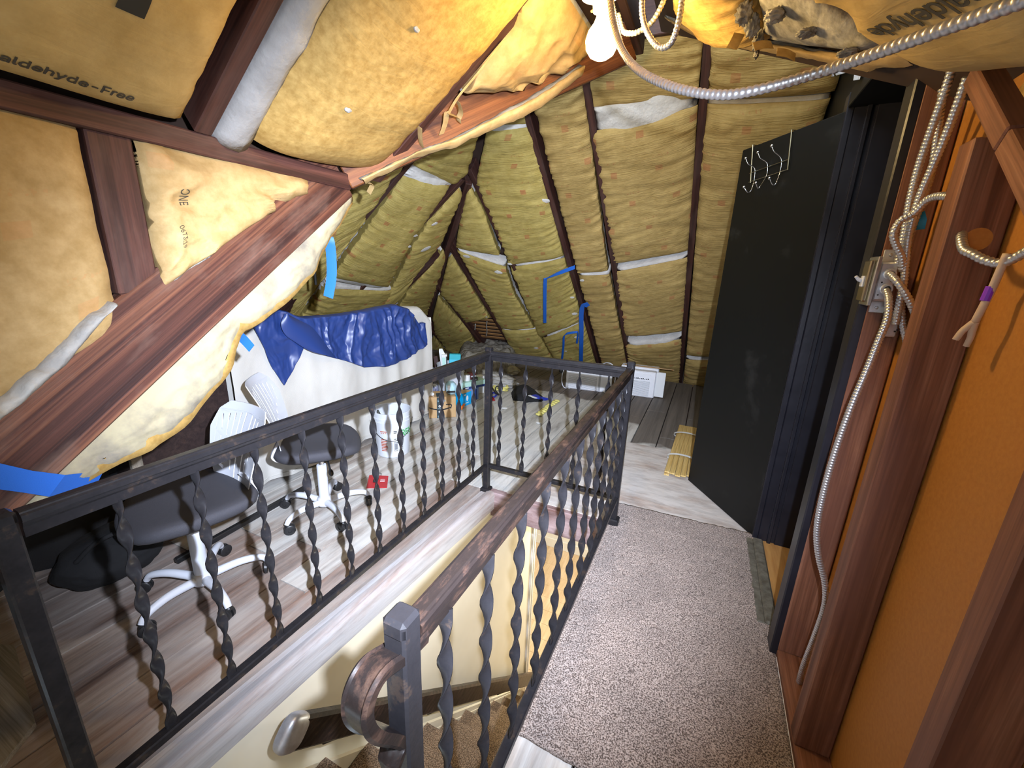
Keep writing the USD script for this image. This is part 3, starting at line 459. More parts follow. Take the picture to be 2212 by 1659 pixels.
v0, v1 = V(XC, 1.32, 1.66), V(-.47, 2.22, 2.31)
beam(CE, 'valley_rafter', v0, v1, .045, .15, 'valley_wood', (0, 0, 1), .004, .062)
w0, w1 = V(.44, 1.36, 1.70), V(-.43, 2.22, 2.31)
def deck(pl, xy, off=.15, th=.02):
    o = -inw(pl); P = np.array([onp(pl, *q) + o * off for q in xy]); n = len(P); v = np.vstack([P, P + o * th]); f = []
    for k in range(1, n - 1): f += [(0, k, k + 1), (n, n + k + 1, n + k)]
    for k in range(n): f += [(k, (k + 1) % n, n + k), ((k + 1) % n, n + (k + 1) % n, n + k)]
    part(CE, 'roof_deck', (v, np.array(f)), 'dark_deck', False)
deck(FAR, [(-4.6, 5.95), (2.0, 5.95), (2.0, 2.45), (-1.75, 2.45), (-4.6, 5.3)])
deck(LEFT, [(-4.65, -.5), (-4.65, 5.95), (-4.1, 5.95), (-.9, 2.7), (-1.2, 2.3), (-4.0, -.5)])
deck(NEAR, [(-4.5, -.6), (-1.36, -.6), (-1.36, 2.6), (-1.9, 2.6)])
deck(NEAR, [(.52, -.6), (2.0, -.6), (2.0, 2.6), (.52, 2.6)])
deck(DL, [(-1.5, -.65), (-1.5, 1.4), (-.42, 2.4), (-.42, -.65)])
deck(DR, [(.62, -.65), (.62, 1.3), (-.48, 2.4), (-.48, -.65)])
# gaps between the old roof laths show where a batt is missing
for k in range(7):
    y = 5.42 - .075 * k; a = onp(FAR, -3.04, y); b = onp(FAR, -2.54, y); o = -inw(FAR)
    beam(CE, 'lath', a + o * .10, b + o * .10, .045, .015, 'lath_wood', o, .002)
part(CE, 'closure_board', cat(bx(-4.5, 1.9, 5.86, 5.9, -.1, .25), bx(-4.62, -4.58, -.6, 5.9, -.1, .25), bx(-4.6, -1.5, -.66, -.6, 0, 1.2), bx(1.6, 1.64, 2.3, 5.9, 0, 2.6)), 'dark_deck')

# ------------------------------------------------------------------ insulation batts between the rafters
def poly_resample(P, n):
    P = np.asarray(P, float); s = np.concatenate([[0], np.cumsum(np.linalg.norm(np.diff(P, axis=0), axis=1))]); q = np.linspace(0, s[-1], n)
    return np.stack([np.interp(q, s, P[:, k]) for k in range(3)], 1)
def batt(label, pl, L, R, bulge=.070, seed=0, inset=(.016, .016), lo=.012, hi=.012, mat_='kraft_olive', wr=.014, tears=(), group=None, res=.022, base=-.014, rag=0.0, lip=0.0, body='fiberglass_lightened', power=.62, depth=.10, creases=26., uf=2.6):
    """pl: roof plane, or a function pixel -> point with .n; L, R: edge lines from the lower to the upper end, as pixels or points"""
    nrm = inw(pl)
    P3 = lambda q: at(q[0], q[1], pl=pl) if len(q) == 2 else V(*q)
    Lp, Rp = [P3(q) for q in L], [P3(q) for q in R]
    ln = max(np.linalg.norm(np.diff(Lp, axis=0), axis=1).sum(), np.linalg.norm(np.diff(Rp, axis=0), axis=1).sum()); wd = np.mean([np.linalg.norm(Lp[0] - Rp[0]), np.linalg.norm(Lp[-1] - Rp[-1])])
    nv, nu = int(np.clip(ln / res, 8, 90)), int(np.clip(wd / res, 10, 40))
    Lq, Rq = poly_resample(Lp, nv + 1), poly_resample(Rp, nv + 1)
    w = np.linalg.norm(Rq - Lq, axis=1)[:, None]; U0 = np.linspace(0, 1, nu + 1)[None]
    i0, i1 = np.minimum(inset[0] / np.maximum(w, 1e-3), .4), np.minimum(inset[1] / np.maximum(w, 1e-3), .4)
    rg = rag * fbm(np.stack([np.linspace(0, ln * 9, nv + 1), np.zeros(nv + 1), np.full(nv + 1, seed * 1.7)], 1), 4, seed)[:, None] / np.maximum(w, .05)
    U = (i0 + rg) + U0 * (1 - i1 - i0 - rg); VV = np.linspace(0, 1, nv + 1)[:, None] * np.ones_like(U)
    S = Lq[:, None] + (Rq - Lq)[:, None] * U[..., None]
    t = 2 * U0 - 1; prof = (1 - np.abs(t) ** 2.6).clip(0) ** power
    e = np.minimum(VV, 1 - VV) * ln; endf = .35 + .65 * (1 - np.exp(-e / .035))
    q = np.stack([U * w * uf, VV * ln * creases, np.full_like(U, seed * 3.1)], -1); q[..., 1] += 3.5 * fbm(np.stack([U * w * 4, VV * ln * 3, np.full_like(U, seed + 9.)], -1), 3, seed)
    rid = 1 - np.abs(2 * meshkit.noise(q, seed) - 1) ** .8
    big = fbm(np.stack([U * w * 4, VV * ln * 3.2, np.full_like(U, seed * 2.3 + 4)], -1), 3, seed + 5)
    wob = wr * (.35 + .9 * np.abs(t) ** 1.5) * (rid - .5) * 2 + bulge * .55 * big * prof
    b = base + bulge * prof * endf * (.85 + .3 * fbm(np.stack([VV * ln * 1.6, VV * 0, VV * 0 + seed], -1), 2, seed + 2)) + wob * np.minimum(1, e / .03 + .3)
    dn = nz(Lq[0] - Lq[-1] + Rq[0] - Rq[-1])
    P = S + nrm * b[..., None] + dn * (lip * prof * np.exp(-VV * ln / .10))[..., None]
    uv = np.stack([U * w, VV * ln], -1); mid = P[nv // 2, nu // 2]
    T = thing('insulation_batt', label, 'insulation', P[0].mean(0) , group)
    Pw = np.concatenate([P[:, :1] - nrm * .045, P[:, :1] - nrm * .012, P, P[:, -1:] - nrm * .012, P[:, -1:] - nrm * .045], 1); uw = np.concatenate([uv[:, :1], uv[:, :1], uv, uv[:, -1:], uv[:, -1:]], 1); slab = sheet(Pw, nrm, .003, uw)
    du = Rq[nv // 2] - Lq[nv // 2]; dv = Lq[-1] - Lq[0]; flip = np.dot(np.cross(du, dv), nrm) < 0
    fx = lambda m: (m[0], m[1][:, ::-1]) if flip else m
    part(T, 'kraft_facing', fx(slab[0]), mat_, True, slab[1])
    k = max(1, nv // 40); Pb = P[::k, ::2] if nu % 2 == 0 else P[::k]; cen_ = (Pb[:, :1] + Pb[:, -1:]) / 2; kk_ = np.full((Pb.shape[0], 1, 1), .90); kk_[:2] = kk_[-2:] = .985; Pb = cen_ + (Pb - cen_) * kk_
    tv = np.linspace(-lo, ln + hi, Pb.shape[0]); dvn = nz(dv)
    ext = (np.linspace(-lo, hi, Pb.shape[0]))[:, None, None] * dvn
    B = Pb - nrm * .020 + ext; B = B + nrm * (.006 * fbm(B * 14, 3, seed))[..., None]
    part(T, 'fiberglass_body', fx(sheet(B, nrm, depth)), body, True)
    surf = lambda u, v: P[int(np.clip(round(v * nv), 0, nv)), int(np.clip(round(u * nu), 0, nu))]
    for (u, v, s) in tears:
        o = surf(u, v); m = blob((0, 0, 0), (1, 1, 1), seed + int(u * 50), .45, 2, 2.2); ex_ = nz(du); ey_ = nz(np.cross(nrm, ex_))
        part(T, 'torn_fiberglass', frame((m[0] * V(s * .75, s * .42, .005), m[1]), o + nrm * .002, ex_, ey_, nrm), body, True)
    T_ = dict(path=T, P=P, n=nrm, ln=ln, wd=wd, uv=uv); return T_
def drape(b, s, h, u, v, mat_, ang=0.0, flip=False, bold=True):
    """print: lettering laid on a batt's facing, origin at (u, v) metres, running at ang from +u towards +v; every vertex follows the paper"""
    m = meshkit.text_mesh(s, h, .0004, bold); x = np.array(m.vertices); f = np.array(m.faces)
    if flip: x[:, 1] *= -1; f = f[:, ::-1]
    c, sn = math.cos(ang), math.sin(ang); lay_on(b, x[:, :2] @ np.array([[c, sn], [-sn, c]]) + V(u, v), x[:, 2], f, mat_, 'lettering')
def lay_on(b, uvp, z, f, mat_, name='print_mark'):
    P = b['P']; nv, nu = P.shape[0] - 1, P.shape[1] - 1; uv = b['uv']; W = uv[:, -1, 0].mean(); L0 = uv[-1, 0, 1]
    gu = np.clip((uvp[:, 0] - uv[:, 0, 0].mean()) / max(1e-6, (uv[:, -1, 0] - uv[:, 0, 0]).mean()), 0, .9999) * nu; gv = np.clip(uvp[:, 1] / L0, 0, .9999) * nv
    i, j = gv.astype(int), gu.astype(int); a, c = (gv - i)[:, None], (gu - j)[:, None]
    q = (P[i, j] * (1 - a) * (1 - c) + P[i + 1, j] * a * (1 - c) + P[i, j + 1] * (1 - a) * c + P[i + 1, j + 1] * a * c)
    part(b['path'], name, (q + b['n'] * (.0014 + np.asarray(z)[:, None]), f), mat_, False)
def mark(b, u0, v0, u1, v1, mat_):
    n = 8; g = np.stack(np.meshgrid(np.linspace(u0, u1, n), np.linspace(v0, v1, n)), -1).reshape(-1, 2)
    lay_on(b, g, np.zeros(len(g)), grid_faces(n - 1, n - 1), mat_)
K = dict(mat_='kraft_olive'); TN = dict(mat_='kraft_tan'); th = (.003, .018); rh = (.018, .003); hh = (.004, .004)
gF = 'batts on the far roof slope'; gL = 'batts on the left roof slope'; gD = 'batts of the dormer ceiling'
# far slope, bay beside the open door
batt('tan kraft batt beside the black door, floor-level piece with a pale seam above it', FAR, [(1472, 836), (1478, 778)], [V(.42, 5.75, .024), V(.42, 5.15, .50)], seed=1, group=gF, **TN)
batt('long tan kraft batt partly behind the open black door with the hook rack', FAR, [(1479, 768), (1493, 585), (1517, 226)], [V(.42, 5.05, .58), V(.42, 4.0, 1.42), (1802, 214)], seed=2, group=gF, **TN)
batt('brown kraft batt above the long silvery cable, top of the bay behind the door', FAR, [(1518, 216), (1528, 60)], [(1803, 200), V(.42, 2.62, 2.53)], seed=3, inset=(.022, .0), group=gF, lo=.012, **TN)
# bay C-D, left of the wide dark rafter
batt('lowest tan kraft batt behind the louvered white units, left of the wide dark rafter', FAR, [(1359, 800), (1350, 745)], [(1470, 836), (1477, 733)], seed=5, inset=th, hi=.05, group=gF, **TN)
batt('tan kraft batt between the two white gap strips, left of the wide dark rafter', FAR, [(1349, 726), (1328, 588)], [(1477, 716), (1491, 556)], seed=6, inset=th, hi=.03, bulge=.055, group=gF, **TN)
batt('large tan kraft batt below the bulb with a wide torn white strip across its top', FAR, [(1325, 570), (1277, 286)], [(1492, 541), (1514, 228)], seed=7, inset=th, hi=.16, bulge=.06, group=gF, **TN)
batt('brown kraft batt directly behind the light bulb and the sagging cables', FAR, [(1268, 234), (1248, 60)], [(1514, 213), (1529, 60)], seed=8, inset=th, lo=.10, bulge=.03, group=gF, **TN)
# bay B-C
batt('narrow tan kraft batt behind the hanging blue tape, lower half of its bay', FAR, [(1302, 805), (1244, 597)], [(1357, 805), (1316, 594)], seed=9, inset=rh, hi=.02, bulge=.035, group=gF, tears=((.1, .97, .04),), **TN)
batt('narrow tan kraft batt with printed R-values below the left side of the bulb', FAR, [(1243, 592), (1146, 232), (1128, 150)], [(1313, 587), (1250, 120)], seed=10, inset=rh, bulge=.03, group=gF, **TN)
# bay A-B
batt('low olive kraft batt left of the first white louvered unit, torn at its upper corners', FAR, [(1206, 795), (1169, 732)], [(1290, 792), (1263, 694)], seed=11, hi=.03, group=gF, tears=((.45, .55, .03), (.8, .8, .05)), **K)
batt('olive kraft batt crossed by two dangling blue tapes on the far slope', FAR, [(1164, 730), (1099, 578)], [(1261, 692), (1222, 558)], seed=12, inset=(.006, .02), hi=.025, bulge=.05, group=gF, tears=((.9, .2, .055), (.93, .45, .04)), **K)
batt('broad olive kraft batt below the valley wood, torn white spot on its right edge', FAR, [(1096, 573), (1024, 395), (1047, 280)], [(1220, 554), (1149, 276)], seed=13, hi=.04, bulge=.06, group=gF, tears=((.94, .52, .05), (.05, .02, .04)), **K)
batt('small olive kraft piece above the white torn line under the valley wood', FAR, [(1049, 272), (1056, 215)], [(1146, 270), (1128, 200)], seed=14, bulge=.03, lo=.05, group=gF, **K)
# bay A2-A
batt('olive kraft batt reaching the floor behind the far left corner post of the railing', FAR, [(1121, 792), (1079, 712)], [(1203, 790), (1171, 734), (1158, 712)], seed=15, inset=(.02, .01), group=gF, tears=((.8, .6, .05),), **K)
batt('olive kraft batt with two small dark holes, right of the gap with the bare laths', FAR, [(1079, 711), (983, 540)], [(1155, 710), (1113, 640), (1092, 578)], seed=16, inset=(.02, .008), bulge=.05, group=gF, tears=((.85, .93, .06), (.2, .99, .05)), **K)
batt('olive kraft batt tapering to a point against the black hip rafter', FAR, [(981, 536), (990, 470), (1005, 418)], [(1081, 553), (1048, 460), (1018, 402)], seed=17, bulge=.05, group=gF, **K)
# bay A3-A2 above the laths
batt('olive kraft batt whose lower edge ends above the bare wood laths', FAR, [(1004, 698), (947, 634), (966, 560)], [(1059, 688), (983, 560), (978, 546)], seed=18, bulge=.05, group=gF, tears=((.95, .05, .03),), **K)
batt('low olive kraft batt between the white sheet and the grey loose insulation pile', FAR, [(974, 775), (938, 722), (933, 690)], [(1036, 770), (1016, 716), (946, 640)], seed=19, group=gF, **K)
batt('small olive kraft corner batt just right of the draped white sheet', FAR, [(936, 775), (925, 745)], [(967, 768), (937, 726)], seed=20, inset=(.01, .02), bulge=.03, group=gF, **K)
# left slope
batt('shaded olive kraft batt beside the thick red-brown timber, crossed by the dangling tape', LEFT, [(590, 760), (700, 490), (800, 370)], [(632, 680), (690, 608), (786, 484), (886, 346)], seed=21, bulge=.05, inset=(.02, .02), group=gL, **K)
batt('low olive kraft batt under the long white gap strip above the blue cloth', LEFT, [(645, 690), (706, 624)], [(820, 690), (852, 628)], seed=22, hi=.03, bulge=.05, inset=(.02, .004), group=gL, **K)
batt('long olive kraft batt on the left slope with a white gap strip below it', LEFT, [(717, 600), (793, 492), (870, 382)], [(842, 622), (893, 517), (925, 474), (975, 402)], seed=23, lo=.06, hi=.05, bulge=.075, inset=(.02, .01), wr=.009, group=gL, tears=((.9, .6, .05), (.93, .5, .04)), **K)
batt('olive kraft batt under the valley wood with a torn white corner at its lower left', LEFT, [(888, 356), (905, 322), (925, 300)], [(984, 402), (1012, 380), (1044, 272)], seed=24, lo=.10, bulge=.05, group=gL, **K)
batt('narrow olive kraft batt with a white torn patch, right of the long left-slope batt', LEFT, [(808, 690), (858, 604), (895, 527), (930, 475), (992, 405)], [(876, 634), (902, 590), (960, 520), (1000, 420)], seed=25, bulge=.05, inset=(.008, .015), group=gL, tears=((.35, .62, .07), (.2, .8, .05)), **K)
batt('olive kraft batt along the left side of the black hip rafter', LEFT, [(838, 700), (883, 628), (958, 540)], [(924, 690), (950, 610), (964, 552)], seed=26, bulge=.045, group=gL, **K)
batt('olive kraft batt low on the left slope behind the white sheet', LEFT, [V(-4.3, 3.2, .1), onp(LEFT, -3.5, 3.2)], [V(-4.3, 4.9, .1), onp(LEFT, -3.5, 4.7)], seed=27, bulge=.05, group=gL, **K)
# dormer ceiling, left
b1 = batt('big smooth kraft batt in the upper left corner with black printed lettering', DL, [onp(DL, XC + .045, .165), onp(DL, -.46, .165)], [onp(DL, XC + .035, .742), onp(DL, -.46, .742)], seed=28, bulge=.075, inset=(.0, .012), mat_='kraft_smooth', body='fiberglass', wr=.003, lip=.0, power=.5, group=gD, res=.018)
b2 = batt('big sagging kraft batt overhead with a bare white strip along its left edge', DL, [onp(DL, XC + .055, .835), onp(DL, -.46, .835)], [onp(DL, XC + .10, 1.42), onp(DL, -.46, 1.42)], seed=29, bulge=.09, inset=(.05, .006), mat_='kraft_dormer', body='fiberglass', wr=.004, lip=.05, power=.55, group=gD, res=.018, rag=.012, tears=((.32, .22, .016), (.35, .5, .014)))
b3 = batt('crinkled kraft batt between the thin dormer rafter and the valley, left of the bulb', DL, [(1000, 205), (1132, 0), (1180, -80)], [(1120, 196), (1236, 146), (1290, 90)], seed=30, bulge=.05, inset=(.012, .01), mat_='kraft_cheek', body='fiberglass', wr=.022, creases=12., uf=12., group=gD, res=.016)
batt('kraft batt of the dormer ceiling above the camera', DL, [onp(DL, XC, -.5), onp(DL, -.46, -.5)], [onp(DL, XC, .10), onp(DL, -.46, .10)], seed=31, bulge=.07, mat_='kraft_dormer', group=gD)
# white fiberglass left bare beside the second batt
w_ = [onp(DL, XC + .01 + s * .84, .815) for s in np.linspace(0, 1, 30)]
wl = thing('insulation_strip', 'ragged white strip of bare fiberglass beside the dark dormer rafter', 'insulation', w_[0])
rg_ = np.array([.06 + .02 * fbm(V(k * .4, 3, 1), 3, 4) for k in range(30)])
part(wl, 'fiberglass', sheet(np.stack([np.stack([p + V(0, dy * g, 0) + inw(DL) * z for dy, z in ((0, -.03), (.2, .0), (.5, .014), (1.0, .018), (1.5, .0))]) for p, g in zip(w_, rg_)]), inw(DL), .05), 'fiberglass_dimmed', True)
drape(b1, 'Formaldehyde-Free', .0205, .165, .042, 'print_ink', 0.0)
mark(b1, .352, .240, .398, .287, 'print_black'); mark(b1, .315, .257, .332, .287, 'print_black')
# dormer ceiling, right
b4 = batt('bright yellow kraft batt hanging right of the bulb, torn along its right side', DR, [(1560, 97), (1508, 76), (1458, 32), (1440, -60)], [(1652, 96), (1640, 60), (1612, 0), (1590, -60)], seed=32, bulge=.055, inset=(.0, .0), mat_='kraft_dormer', wr=.006, group=gD, res=.012, rag=.03)
batt('torn grey fiberglass batt whose paper is ripped away, between two yellow batts', DR, [(1640, 96), (1632, 40), (1612, -40)], [(1990, 128), (1880, 62), (1735, -12)], seed=38, bulge=.02, mat_='fiberglass_grey', wr=.012, group=gD, res=.014, creases=14.)
b5 = batt('yellow kraft batt in the upper right corner with black printed letters, behind the long cable', DR, [onp(DR, .47, .78), onp(DR, -.40, .55)], [onp(DR, .30, 1.135), onp(DR, -.40, 1.135)], seed=33, bulge=.065, lip=.02, inset=(.01, .012), mat_='kraft_smooth', body='fiberglass', wr=.012, creases=13., uf=6., power=.5, group=gD, res=.016)
drape(b5, 'Formaldehyde', .036, .03, .205, 'print_ink', flip=True)
PXC = lambda x: (V(1., 0, 0), x)
# cheek wall batts, left of the trimmer rafter
def vplane(x): return (V(-1., 0, 0), -x)
b6 = batt('pale orange kraft batt filling the cheek wall at the left edge, left of the stud', vplane(XC - .005), [V(XC, .05, .93), V(XC, .05, 1.648)], [V(XC, .54, 1.20), V(XC, .54, 1.648)], seed=34, bulge=.035, inset=(.0, .01), mat_='kraft_cheek', body='fiberglass', wr=.008, creases=7., uf=7., group='batts of the left cheek wall', depth=.06)
b7 = batt('crumpled triangular kraft batt between the stud and the thick timber', vplane(XC - .005), [V(XC, .63, 1.29), V(XC, .63, 1.648)], [V(XC, .78, 1.40), V(XC, 1.13, 1.60), V(XC, 1.16, 1.648)], seed=35, bulge=.05, inset=(.005, .02), mat_='kraft_cheek', body='fiberglass', wr=.030, creases=11., uf=11., power=.5, group='batts of the left cheek wall', depth=.06, res=.014)
drape(b7, 'ONE', .020, .055, .325, 'print_ink', -1.45, bold=False); drape(b7, '06T3:19', .015, .05, .20, 'print_ink', -1.35, bold=False)
tu_ = poly_resample([at(*p, x=XC + .012) for p in ((-60, 905), (0, 858), (60, 806), (130, 742), (190, 684), (238, 652))], 60); tl_ = poly_resample([at(*p, x=XC + .012) for p in ((-60, 960), (0, 906), (70, 850), (140, 786), (200, 716), (246, 662))], 60)
tq_ = np.linspace(0, 1, 12); Pt = tu_[:, None] * (1 - tq_)[None, :, None] + tl_[:, None] * tq_[None, :, None]; kq = fbm(np.stack([Pt[..., 1] * 22, Pt[..., 2] * 22, Pt[..., 0] * 0], -1), 4, 11)
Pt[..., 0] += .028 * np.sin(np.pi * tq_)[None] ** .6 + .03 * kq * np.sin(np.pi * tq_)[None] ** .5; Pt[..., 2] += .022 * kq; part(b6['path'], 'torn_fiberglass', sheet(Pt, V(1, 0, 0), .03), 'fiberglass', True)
batt('yellow kraft batt behind the sloping brace at the right edge', PXC(.495), [V(.495, .80, 1.38), V(.495, .80, 1.80)], [V(.495, 1.31, 1.72), V(.495, 1.31, 1.83)], seed=36, bulge=.02, inset=(.0, .0), mat_='kraft_dormer', wr=.006, depth=.015)
# the batt under the trimmer: its cut side hangs below the timber, paper on its underside
lowp = [(60, 1110), (150, 1065), (224, 1017), (325, 970), (398, 916), (470, 836), (499, 796), (507, 753), (521, 717), (593, 670), (640, 625), (676, 583), (709, 518), (735, 478), (757, 440)]
low = poly_resample([at(*p, x=XC - .045) for p in lowp], 60)
wob_ = fbm(np.stack([low[:, 1] * 14, low[:, 2] * 3, low[:, 0] * 0], 1), 4, 3); low = low + np.outer(wob_, V(0, .02, -.02))
yt = np.linspace(low[0, 1] - .06, 1.335, 60); NN_ = 60; top = np.stack([np.full(60, XC - .05), yt, 1.616 + .77 * (yt - 1.32) + .03], 1)
tb = thing('insulation_batt', 'batt sagging under the thick timber with its yellowed white cut side showing', 'insulation', low[10], gL)
tt = np.linspace(0, 1, 26); side = top[:, None] * (1 - tt)[None, :, None] + low[:, None] * tt[None, :, None]
side[..., 0] += .018 * fbm(np.stack([side[..., 1] * 34, side[..., 2] * 34, side[..., 0] * 0 + 3], -1), 3, 8) * np.sin(np.pi * tt)[None]
side[..., 0] += .035 * np.sin(np.pi * tt)[None] ** .7 + .05 * fbm(np.stack([side[..., 1] * 9, side[..., 2] * 9, side[..., 0] * 0], -1), 4, 5) * np.sin(np.pi * tt)[None] ** .5
part(tb, 'cut_side', sheet(side, V(1, 0, 0), .04), 'fiberglass_yellowed', True)
und = []
for p, q in zip(low, top):
    r = q + V(-.62, 0, -.05)
    und.append([p + V(.018, -.020, .034), p + V(.014, -.004, .004), p + V(-.03, .01, -.012), p * .7 + r * .3 + V(0, 0, -.06), p * .35 + r * .65 + V(0, 0, -.05), r])
part(tb, 'kraft_facing', sheet(np.array(und), V(0, -.6, .8), .004), 'kraft_dormer', True)
def roll(label, vv, topx, botx, bul, seed, n=46):
    t_, b_ = poly_resample([at(*p, v=vv) for p in topx], n), poly_resample([at(*p, v=vv) for p in botx], n)
    d = nz(V(*(np.array(vv[1]) - np.array(vv[0])), 0)); nn = V(d[1], -d[0], 0); nn = nn if nn @ (CAM - t_[0]) > 0 else -nn
    T = thing('insulation_batt', label, 'insulation', t_[0], gD); s = np.linspace(0, 1, 12)
    P = t_[:, None] * (1 - s)[None, :, None] + b_[:, None] * s[None, :, None]
    k = fbm(np.stack([np.arange(n)[:, None] * .55 + s * 2, s[None] * 4 + np.zeros((n, 1)), np.full((n, 12), seed * 1.)], -1), 4, seed)
    P = P + nn * (bul * np.sin(np.pi * s) ** .8 + .02 * k)[..., None] + V(0, 0, 1) * (.012 * k)[..., None]
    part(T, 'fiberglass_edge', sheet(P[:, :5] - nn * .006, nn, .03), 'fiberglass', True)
    part(T, 'kraft_facing', sheet(P[:, 3:], nn, .006), 'kraft_cheek', True); return T, P, nn
roll('rolled kraft batt strip below the bare valley wood, white along its upper edge', ((-1.285, 1.30), (-.415, 2.22)), [(775, 385), (905, 325), (980, 296), (1055, 258), (1150, 205), (1252, 138)], [(790, 396), (905, 338), (985, 318), (1045, 288), (1165, 236), (1256, 165)], .035, 3)
roll('brown kraft batt edge sagging above the door, left of the wall studs', ((.46, 1.40), (-.41, 2.29)), [(1440, 30), (1530, 72), (1640, 82), (1760, 104), (1880, 118), (1975, 112)], [(1470, 62), (1540, 99), (1640, 110), (1750, 130), (1860, 154), (1972, 140)], .04, 6)
# torn shreds hanging from the yellow batt
tf = thing('torn_insulation', 'torn grey fiberglass and paper scraps hanging between the two yellow batts', 'insulation', at(1650, 60, pl=DR))
for k, (px, py, sx, sz) in enumerate(((1622, 8, .018, .024), (1640, 36, .016, .024), (1652, 70, .012, .022), (1648, 98, .006, .012), (1690, 12, .02, .014), (1760, 50, .018, .008), (1850, 92, .018, .007))):
    c = at(px, py, pl=DR) + inw(DR) * .02; part(tf, 'fiberglass_shred', blob(c, (sx, .014, sz), k, .6, 3, 4.0), 'fiberglass_grey', True)
for k, (px, py, a) in enumerate(((1692, 44, .1), (1628, 38, 1.1), (1745, 62, -.3))):
    c = at(px, py, pl=DR) + inw(DR) * .055; d = RT * math.cos(a) + UP * math.sin(a); e = UP * math.cos(a) - RT * math.sin(a)
    part(tf, 'paper_scrap', ribbon([c - d * .022, c + (-FW) * .004, c + d * .022], e + FW * .3, .026, .0008, 8), 'kraft_dormer', True)
# scraps of paper on the thin rafter by the valley
sc = thing('torn_paper', 'pale torn paper scraps hanging at the end of the thin dormer rafter', 'insulation', at(960, 240, pl=DL))
for k, pts in enumerate((((1085, 80), (1030, 150), (985, 205), (960, 250)), ((962, 235), (958, 262), (950, 285)), ((962, 238), (985, 248), (988, 258)), ((985, 212), (992, 235), (986, 252)), ((775, 385), (800, 392), (793, 412)), ((903, 268), (905, 300), (912, 322)))):
    c = [at(*p, pl=DL) + inw(DL) * .012 for p in pts]; part(sc, 'paper_strip', ribbon(c, RT + UP * (.4 if k < 2 else -.8), .022 if k else .016, .001, 14), 'kraft_cheek', True)

# ------------------------------------------------------------------ iron railing round the stair opening
RX, LX, FY, ZB, ZT = -.3096, -1.120, 2.1184, .187, .8525
RL = thing('railing', 'black wrought-iron railing with twisted bars around the stair opening', 'railing', (-.7, 1.2, 0))
def post(x, y, z0, z1, s=.037, name='post', **k):
    return part(RL, name, cat(bx(x - s / 2, x + s / 2, y - s / 2, y + s / 2, z0, z1 - .006, .004), bx(x - s / 2 - .001, x + s / 2 + .001, y - s / 2 - .001, y + s / 2 + .001, z1 - .030, z1, .006)), 'iron', **k)
po = [post(LX, .212, 0.0, .915), post(LX, FY, -.03, .93), post(RX, FY, 0.0, .945), post(RX, .352, -.25, .935)]
for (x, y), z in (((LX, FY), -.03), ((RX, FY), .0), ((LX, .212), .0)): part(RL, 'foot_shoe', bx(x - .031, x + .031, y - .031, y + .031, z, z + .05, .006), 'iron')
prof_top = Polygon([(-.019, .008), (-.018, .018), (-.014, .021), (-.013, .024), (-.009, .026), (.009, .026), (.013, .024), (.014, .021), (.018, .018), (.019, .008), (.016, .004), (.015, -.002), (.010, -.008), (.009, -.030), (-.009, -.030), (-.010, -.008), (-.015, -.002), (-.016, .004)])
def rail(a, b, prof, mat_, name):
    a, b = V(*a), V(*b); ex = nz(b - a); ez = V(0, 0, 1); ey = np.cross(ez, ex); n = 2
    m = trimesh.creation.extrude_polygon(prof, np.linalg.norm(b - a), engine='earcut'); v = np.array(m.vertices)
    part(RL, name, (a + np.outer(v[:, 2], ex) + np.outer(v[:, 0], ey) + np.outer(v[:, 1], ez), np.array(m.faces)), mat_, 25)
rail((LX, .235, ZT + .030), (LX, FY - .02, ZT + .030), prof_top, 'iron', 'top_rail'); rail((RX, .372, ZT + .030), (RX, FY - .02, ZT + .036), prof_top, 'iron_worn', 'top_rail'); rail((LX + .02, FY, ZT + .030), (RX - .02, FY, ZT + .034), prof_top, 'iron', 'top_rail')
prof_bot = Polygon([(-.014, -.022), (-.014, -.004), (-.011, 0), (.011, 0), (.014, -.004), (.014, -.022), (.010, -.022), (.010, -.006), (-.010, -.006), (-.010, -.022)])
rail((LX, .235, ZB), (LX, FY - .02, ZB), prof_bot, 'iron', 'bottom_rail'); rail((RX, .372, ZB), (RX, FY - .02, ZB), prof_bot, 'iron', 'bottom_rail'); rail((LX + .02, FY, ZB), (RX - .02, FY, ZB), prof_bot, 'iron', 'bottom_rail')
def twisted(x, y, a0, turns=3.3, w=.027, th_=.0075, n=110):
    z = np.linspace(ZB - .002, ZT + .004, n); s = (z - z[0]) / (z[-1] - z[0]); fl_ = np.clip((s - .035) / .93, 0, 1); a = a0 + fl_ * turns * math.pi * 2
    sec = np.array([(-w / 2, -th_ / 2 * .4), (-w / 4, -th_ / 2), (w / 4, -th_ / 2), (w / 2, -th_ / 2 * .4), (w / 2, th_ / 2 * .4), (w / 4, th_ / 2), (-w / 4, th_ / 2), (-w / 2, th_ / 2 * .4)])
    c, sn = np.cos(a)[:, None], np.sin(a)[:, None]; v = np.stack([x + sec[:, 0] * c - sec[:, 1] * sn, y + sec[:, 0] * sn + sec[:, 1] * c, np.repeat(z[:, None], 8, 1)], -1).reshape(-1, 3)
    i, j = np.meshgrid(np.arange(n - 1), np.arange(8), indexing='ij'); k = (j + 1) % 8
    f = np.stack([i * 8 + j, i * 8 + k, (i + 1) * 8 + k, (i + 1) * 8 + j], -1).reshape(-1, 4); part(RL, 'twisted_bar', (v, f), 'iron', True)
for i in range(11): twisted(LX, .376 + .1566 * i, math.pi / 2)
for i in range(-1, 9): twisted(RX, .7538 + .1572 * i, math.pi / 2)
twisted(RX, .452, math.pi / 2)
for i in range(5): twisted(-1.040 + .1566 * i, FY, 0.0)
